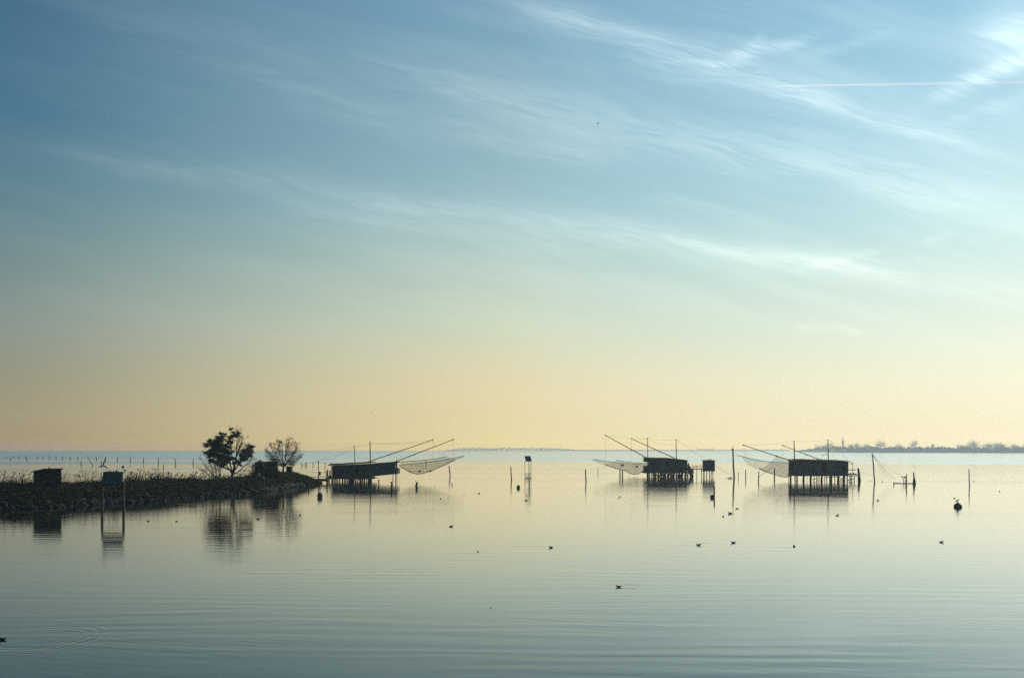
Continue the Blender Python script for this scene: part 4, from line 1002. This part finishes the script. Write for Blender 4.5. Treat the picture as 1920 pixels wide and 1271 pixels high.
# ------------------------------------------------------------------ birds
def duck_mesh():
    mb = MB()
    mb.tube([(-.24,0,.10),(-.19,0,.085),(-.10,0,.07),(.0,0,.06),(.09,0,.075),(.13,0,.105),(.145,0,.14),(.16,0,.165),(.19,0,.17),(.215,0,.162),(.25,0,.152)],
            [(.025,.008),(.05,.03),(.085,.065),(.095,.075),(.075,.065),(.055,.06),(.045,.045),(.042,.040),(.030,.030),(.014,.012),(.008,.005)], 10)
    return mb
def perched_mesh():
    mb = MB()
    mb.tube([(-.26,0,.10),(-.15,0,.14),(-.05,0,.19),(.04,0,.24),(.09,0,.30),(.115,0,.345),(.15,0,.35),(.19,0,.335)],
            [(.015,.008),(.045,.03),(.075,.065),(.065,.065),(.04,.045),(.036,.036),(.022,.022),(.006,.006)], 9)
    for s in (-.025, .025): mb.tube([(-.01,s,.0),(-.01,s,.16)], .010, 4)
    return mb
def flying_mesh(span=1.1):
    mb = MB()
    mb.tube([(-.26,0,.0),(-.12,0,.0),(0,0,.0),(.12,0,.01),(.18,0,.02),(.24,0,.01)], [(.03,.008),(.05,.045),(.07,.06),(.05,.05),(.035,.035),(.006,.006)], 8)
    for s in (-1, 1):
        mb.tube([(.02,0,.02),(.06,s*span*.22,.13),(.0,s*span*.36,.10),(-.10,s*span*.5,.03)], [(.012,.08),(.012,.09),(.010,.06),(.004,.01)], 6)
    return mb
def bird_obj(name, mb, mat): 
    o = mb.build(name, M[mat], smooth=True); return o
PROTO = {}
def bird(kind, loc, label, yaw=0, s=1., mat='feather_dark', group=None, name=None):
    key = (kind, mat)
    if key not in PROTO:
        o = bird_obj(name or {'duck':'duck','perched':'gull','flying':'gull'}[kind], {'duck':duck_mesh,'perched':perched_mesh,'flying':flying_mesh}[kind](), mat); PROTO[key] = o
    else:
        o = PROTO[key].copy(); col.objects.link(o)
        o.name = name or {'duck':'duck','perched':'gull','flying':'gull'}[kind]
    o.location = loc; o.rotation_euler = (0,0,R(yaw)); o.scale = (s,s,s)
    cat = 'duck' if kind == 'duck' else 'gull'
    return tag(o, label, cat, group or ('ducks swimming on the lagoon' if kind == 'duck' else 'gulls'))
ducks = [(28,976,0,'dark duck below the left end of the bank',1.),(278,977,200,'small duck right of the solar stand reflection',.75),(331,977.5,160,'small duck left of the evergreen reflection',.75),
 (484,973,180,'dark duck just right of the evergreen reflection',1.),(562.5,966,170,'small duck below the grassy mound',.75),(826,935,80,'duck right of the long hut, below its net',1.),(846,987,0,'duck in open water below the left net',1.),
 (870,927.5,80,'duck on the left of a pair linked by a wake, right of the left net',.8),(898,925,20,'duck on the right of a pair linked by a wake, right of the left net',1.1),(986.5,938,180,'duck trailing a line below the small solar beacon',1.1),
 (896,1034.5,90,'small duck in open water with a faint wake to its left',.7),(1033,1026.5,200,'duck below the solar beacon towing a long wake to its left',.9),(1163,931,30,'far one of two close ducks below the middle net',.9),(1160,934,60,'near one of two close ducks below the middle net',.9),
 (1356,968.5,90,'upright duck below the tall mooring pole',1.),(1382,953.5,180,'small duck beyond the larger bird below the tall pole',1.),(1310,1022,0,'duck at the centre of a spreading ripple below the middle hut',1.),(1375,1017.5,180,'duck swimming ahead of the ripple below the middle hut',1.),
 (1489,1024,90,'duck below the right hut reflection, leftmost mast',.9),(1570,966.5,20,'square looking duck under the right hut',1.1),(1765,1016.5,0,'duck in the pale water near the right edge, below the buoy',.95),(1160,1100.5,165,'duck in the foreground dragging a flat loop of ripples',.8),
 (920,1139,90,'tiny speck of a bird in the lower middle foreground',.3),(4,1199,180,'dark duck cut by the left edge inside ring ripples',.8),(1789.5,934,20,'duck just beyond the wide mooring buoy',1.),(1825.5,902.5,60,'duck right of the lone post near the right edge',1.3),(1874,921,50,'rightmost duck, near the right edge',1.1),
 (1632.5,901.5,70,'duck left of the tapering pole',1.2),(1654,903,90,'duck right of the tapering pole under its ropes',1.2),(1646,938.5,0,'low duck below the tapering pole',1.),(815,912,80,'small duck right of the gull post below the left net',1.),
 (1176.5,908,80,'leftmost of three tiny ducks under the middle net',.8),(1180,907.6,80,'middle one of three tiny ducks under the middle net',.8),(1183.3,908,80,'rightmost of three tiny ducks under the middle net',.8),(1179.5,892,70,'tiny duck right behind the two close posts under the middle net',1.),
 (1502.5,903,80,'tiny duck seen between the first piles of the right hut',1.),(1055,892,80,'faint tiny duck far out between the beacon and the middle net',.9),(1369,963,195,'large dark bird with raised tail below the tall pole',1.5)]
for (px, py, yaw, lab, s) in ducks: bird('duck', G(px, py), lab, yaw, s*.88).scale.z *= .82
def on_top(px, py, Y, lab, s=1., yaw=0, **k): bird('perched', W(px, py, Y), lab, yaw, s, **k)
on_top(778.9, 903.4, D(914), 'gull standing on the stout post below the left net', .75, 180)
on_top(958, 876.4, D(900), 'bird perched on the lone post left of the beacon', .9, 60)
on_top(1817, 884.2, D(912), 'bird perched on the lone post near the right edge', 1.3, 100)
on_top(1795, 942.5, D(950.5), 'gull standing on the wide mooring buoy', 1.25, 0)
on_top(1214, 821.6, D(893.5)-.3, 'bird perched on the left mast of the middle hut', .9, 40)
Yr = D(901.8)
spots = [1524.5,1530.5,1535,1538.5,1541.5,1545.5,1549.5,1558.5,1563,1568.5,1587]
nm = ['first','second','third','fourth','fifth','sixth','seventh','eighth','ninth','tenth','eleventh']
for i, px in enumerate(spots):
    on_top(px, 862.0 + (px-1492.6)*.0311 - 1.2, Yr + .6, 'small bird on the roof of the right hut, %s from the left' % nm[i], .85, random.Random(i).choice((0,180,30,150)), group='birds on the roof of the right hut')
bird('flying', W(1121.5, 232, 70), 'bird flying high in the middle of the sky', 20, .42, 'feather_grey', 'birds in flight')
bird('flying', W(696, 773, 190), 'tiny bird flying low above the long hut', 10, .7, 'feather_grey', 'birds in flight')
bird('flying', W(1134.5, 876, 150), 'bird flying low under the left half of the middle net', 30, .5, 'feather_grey', 'birds in flight')
# nest-like twigs on the tiny side hut
rng = random.Random(6); mb = MB(); Yn = D(893.5) + 3
for i in range(26):
    a = W(rng.uniform(1324,1335), 862.4, Yn + rng.gauss(0,.3)); mb.tube([a, a + Vector((rng.gauss(0,.25), rng.gauss(0,.2), rng.uniform(.08,.36)))], .02, 3)
tag(recenter(mb.build('twig_nest', M['twig']), W(1330,862.6,Yn)), 'heap of twigs on the roof of the tiny side hut', 'nest')
# dry twigs on the right hut's roof edge
mb = MB()
for i in range(160):
    px = rng.uniform(1495, 1521); a = W(px, 861.9, Yr + rng.uniform(0,2)); mb.leaf(a + Vector((0,0,rng.uniform(0,.12))), rng.uniform(.05,.13), rng)
tag(recenter(mb.build('roof_litter', M['scrub_dark']), W(1508,862,Yr)), 'dark ragged litter on the left end of the right hut roof', 'litter', kind='stuff')

# ------------------------------------------------------------------ far shores
def shore(name, pts, depth, hgt, label):
    mb = MB(); n = len(pts)
    for (px, py) in pts:
        Y = D(py); X_ = (px - 960)*Y/F
        for (dy, z) in ((0,-.3),(4,.5),(depth*.3,hgt),(depth,hgt),(depth+6,-.3)): mb.v.append((X_*(Y+dy)/Y, Y+dy, z))
    for i in range(n-1):
        for j in range(4):
            a = i*5+j; mb.face(a, a+5, a+6, a+1)
    tag(mb.build(name, M['far_land']), label, 'shore', kind='structure')
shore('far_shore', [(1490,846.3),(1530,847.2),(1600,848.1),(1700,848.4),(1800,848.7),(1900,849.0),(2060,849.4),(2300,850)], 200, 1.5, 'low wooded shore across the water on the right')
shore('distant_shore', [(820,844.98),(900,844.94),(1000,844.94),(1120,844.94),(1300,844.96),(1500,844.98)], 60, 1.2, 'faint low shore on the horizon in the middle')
def crown_mb(c, rx, rz, n, rng, mb, size):
    for i in range(n):
        d = Vector((rng.gauss(0,.55), rng.gauss(0,.55), rng.gauss(0,.55)))
        mb.leaf((c.x + d.x*rx, c.y + d.y*rx*.7, c.z + d.z*rz), size*rng.uniform(.5,1.3), rng)
def far_tree(px, top, halfw, label, seed, dens=1., base=None):
    rng = random.Random(seed); py = base or lerp_table([(1490,846.3),(1530,847.2),(1600,848.1),(1700,848.4),(1800,848.7),(1900,849.0),(2060,849.4)], px)[0] - .05
    Y = D(py) + 25; k = Y/F; b = W(px, 0, Y); b.z = 1.2; zt = H - (top - YH)*k; h = zt - b.z
    root = thing('far_tree', b, label, 'tree', 'trees on the far right shore')
    t = MB(); t.tube([b - Vector((0,0,1)), b + Vector((rng.gauss(0,.3),0,h*.5)), b + Vector((rng.gauss(0,.4),0,h*.9))], [.5,.32,.1], 5)
    for i in range(7):
        a = b + Vector((0,0,h*rng.uniform(.25,.6))); e = a + Vector((rng.uniform(-1,1)*halfw*k*.9, rng.gauss(0,1.5), h*rng.uniform(.15,.38))); t.tube([a, a.lerp(e,.5) + Vector((0,0,.2)), e], [.2,.13,.05], 4, False)
    t.build('trunk', M['far_wood'], root)
    cr = MB(); rx = halfw*k*1.35
    for q in range(7):
        c = b + Vector((rng.uniform(-.62,.62)*rx, rng.gauss(0,1), h*rng.uniform(.34,.80)))
        crown_mb(c, rx*rng.uniform(.45,.65), h*rng.uniform(.22,.30), int(120*dens*max(1,halfw/5)), rng, cr, .8)
    cr.build('crown', M['far_wood'], root)
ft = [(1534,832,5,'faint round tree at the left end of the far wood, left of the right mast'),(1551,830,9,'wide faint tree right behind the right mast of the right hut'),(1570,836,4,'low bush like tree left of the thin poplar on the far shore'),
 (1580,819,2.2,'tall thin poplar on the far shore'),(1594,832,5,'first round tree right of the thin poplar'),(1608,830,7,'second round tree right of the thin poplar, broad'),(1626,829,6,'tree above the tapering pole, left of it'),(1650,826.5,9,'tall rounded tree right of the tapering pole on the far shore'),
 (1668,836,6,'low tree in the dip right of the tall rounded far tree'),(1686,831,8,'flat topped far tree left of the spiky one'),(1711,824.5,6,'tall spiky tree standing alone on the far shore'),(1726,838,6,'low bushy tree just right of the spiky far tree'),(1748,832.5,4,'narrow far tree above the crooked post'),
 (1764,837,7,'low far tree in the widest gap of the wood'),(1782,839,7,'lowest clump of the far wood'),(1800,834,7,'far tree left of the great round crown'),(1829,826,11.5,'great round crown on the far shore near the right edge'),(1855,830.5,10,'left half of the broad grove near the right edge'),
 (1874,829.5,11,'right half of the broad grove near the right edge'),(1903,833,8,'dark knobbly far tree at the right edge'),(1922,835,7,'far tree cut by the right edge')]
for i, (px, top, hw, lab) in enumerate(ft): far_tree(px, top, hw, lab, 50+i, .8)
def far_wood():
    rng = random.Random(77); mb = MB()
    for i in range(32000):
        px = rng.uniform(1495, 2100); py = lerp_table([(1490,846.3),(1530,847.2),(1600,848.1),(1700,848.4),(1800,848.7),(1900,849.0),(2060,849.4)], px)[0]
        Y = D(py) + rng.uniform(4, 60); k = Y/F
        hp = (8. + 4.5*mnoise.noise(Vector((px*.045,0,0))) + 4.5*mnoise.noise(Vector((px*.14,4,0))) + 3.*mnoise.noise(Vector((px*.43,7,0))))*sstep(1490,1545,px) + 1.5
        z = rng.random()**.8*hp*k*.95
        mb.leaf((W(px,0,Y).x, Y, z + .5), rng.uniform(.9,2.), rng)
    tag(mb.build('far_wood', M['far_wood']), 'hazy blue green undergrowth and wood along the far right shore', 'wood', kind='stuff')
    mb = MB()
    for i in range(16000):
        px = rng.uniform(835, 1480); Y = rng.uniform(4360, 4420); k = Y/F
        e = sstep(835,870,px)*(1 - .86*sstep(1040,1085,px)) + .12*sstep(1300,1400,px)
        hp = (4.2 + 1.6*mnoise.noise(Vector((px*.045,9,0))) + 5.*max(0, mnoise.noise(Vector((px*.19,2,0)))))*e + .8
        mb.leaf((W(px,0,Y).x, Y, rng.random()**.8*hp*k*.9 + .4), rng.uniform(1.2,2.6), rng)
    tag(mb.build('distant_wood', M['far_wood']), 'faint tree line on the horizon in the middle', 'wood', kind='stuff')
far_wood()
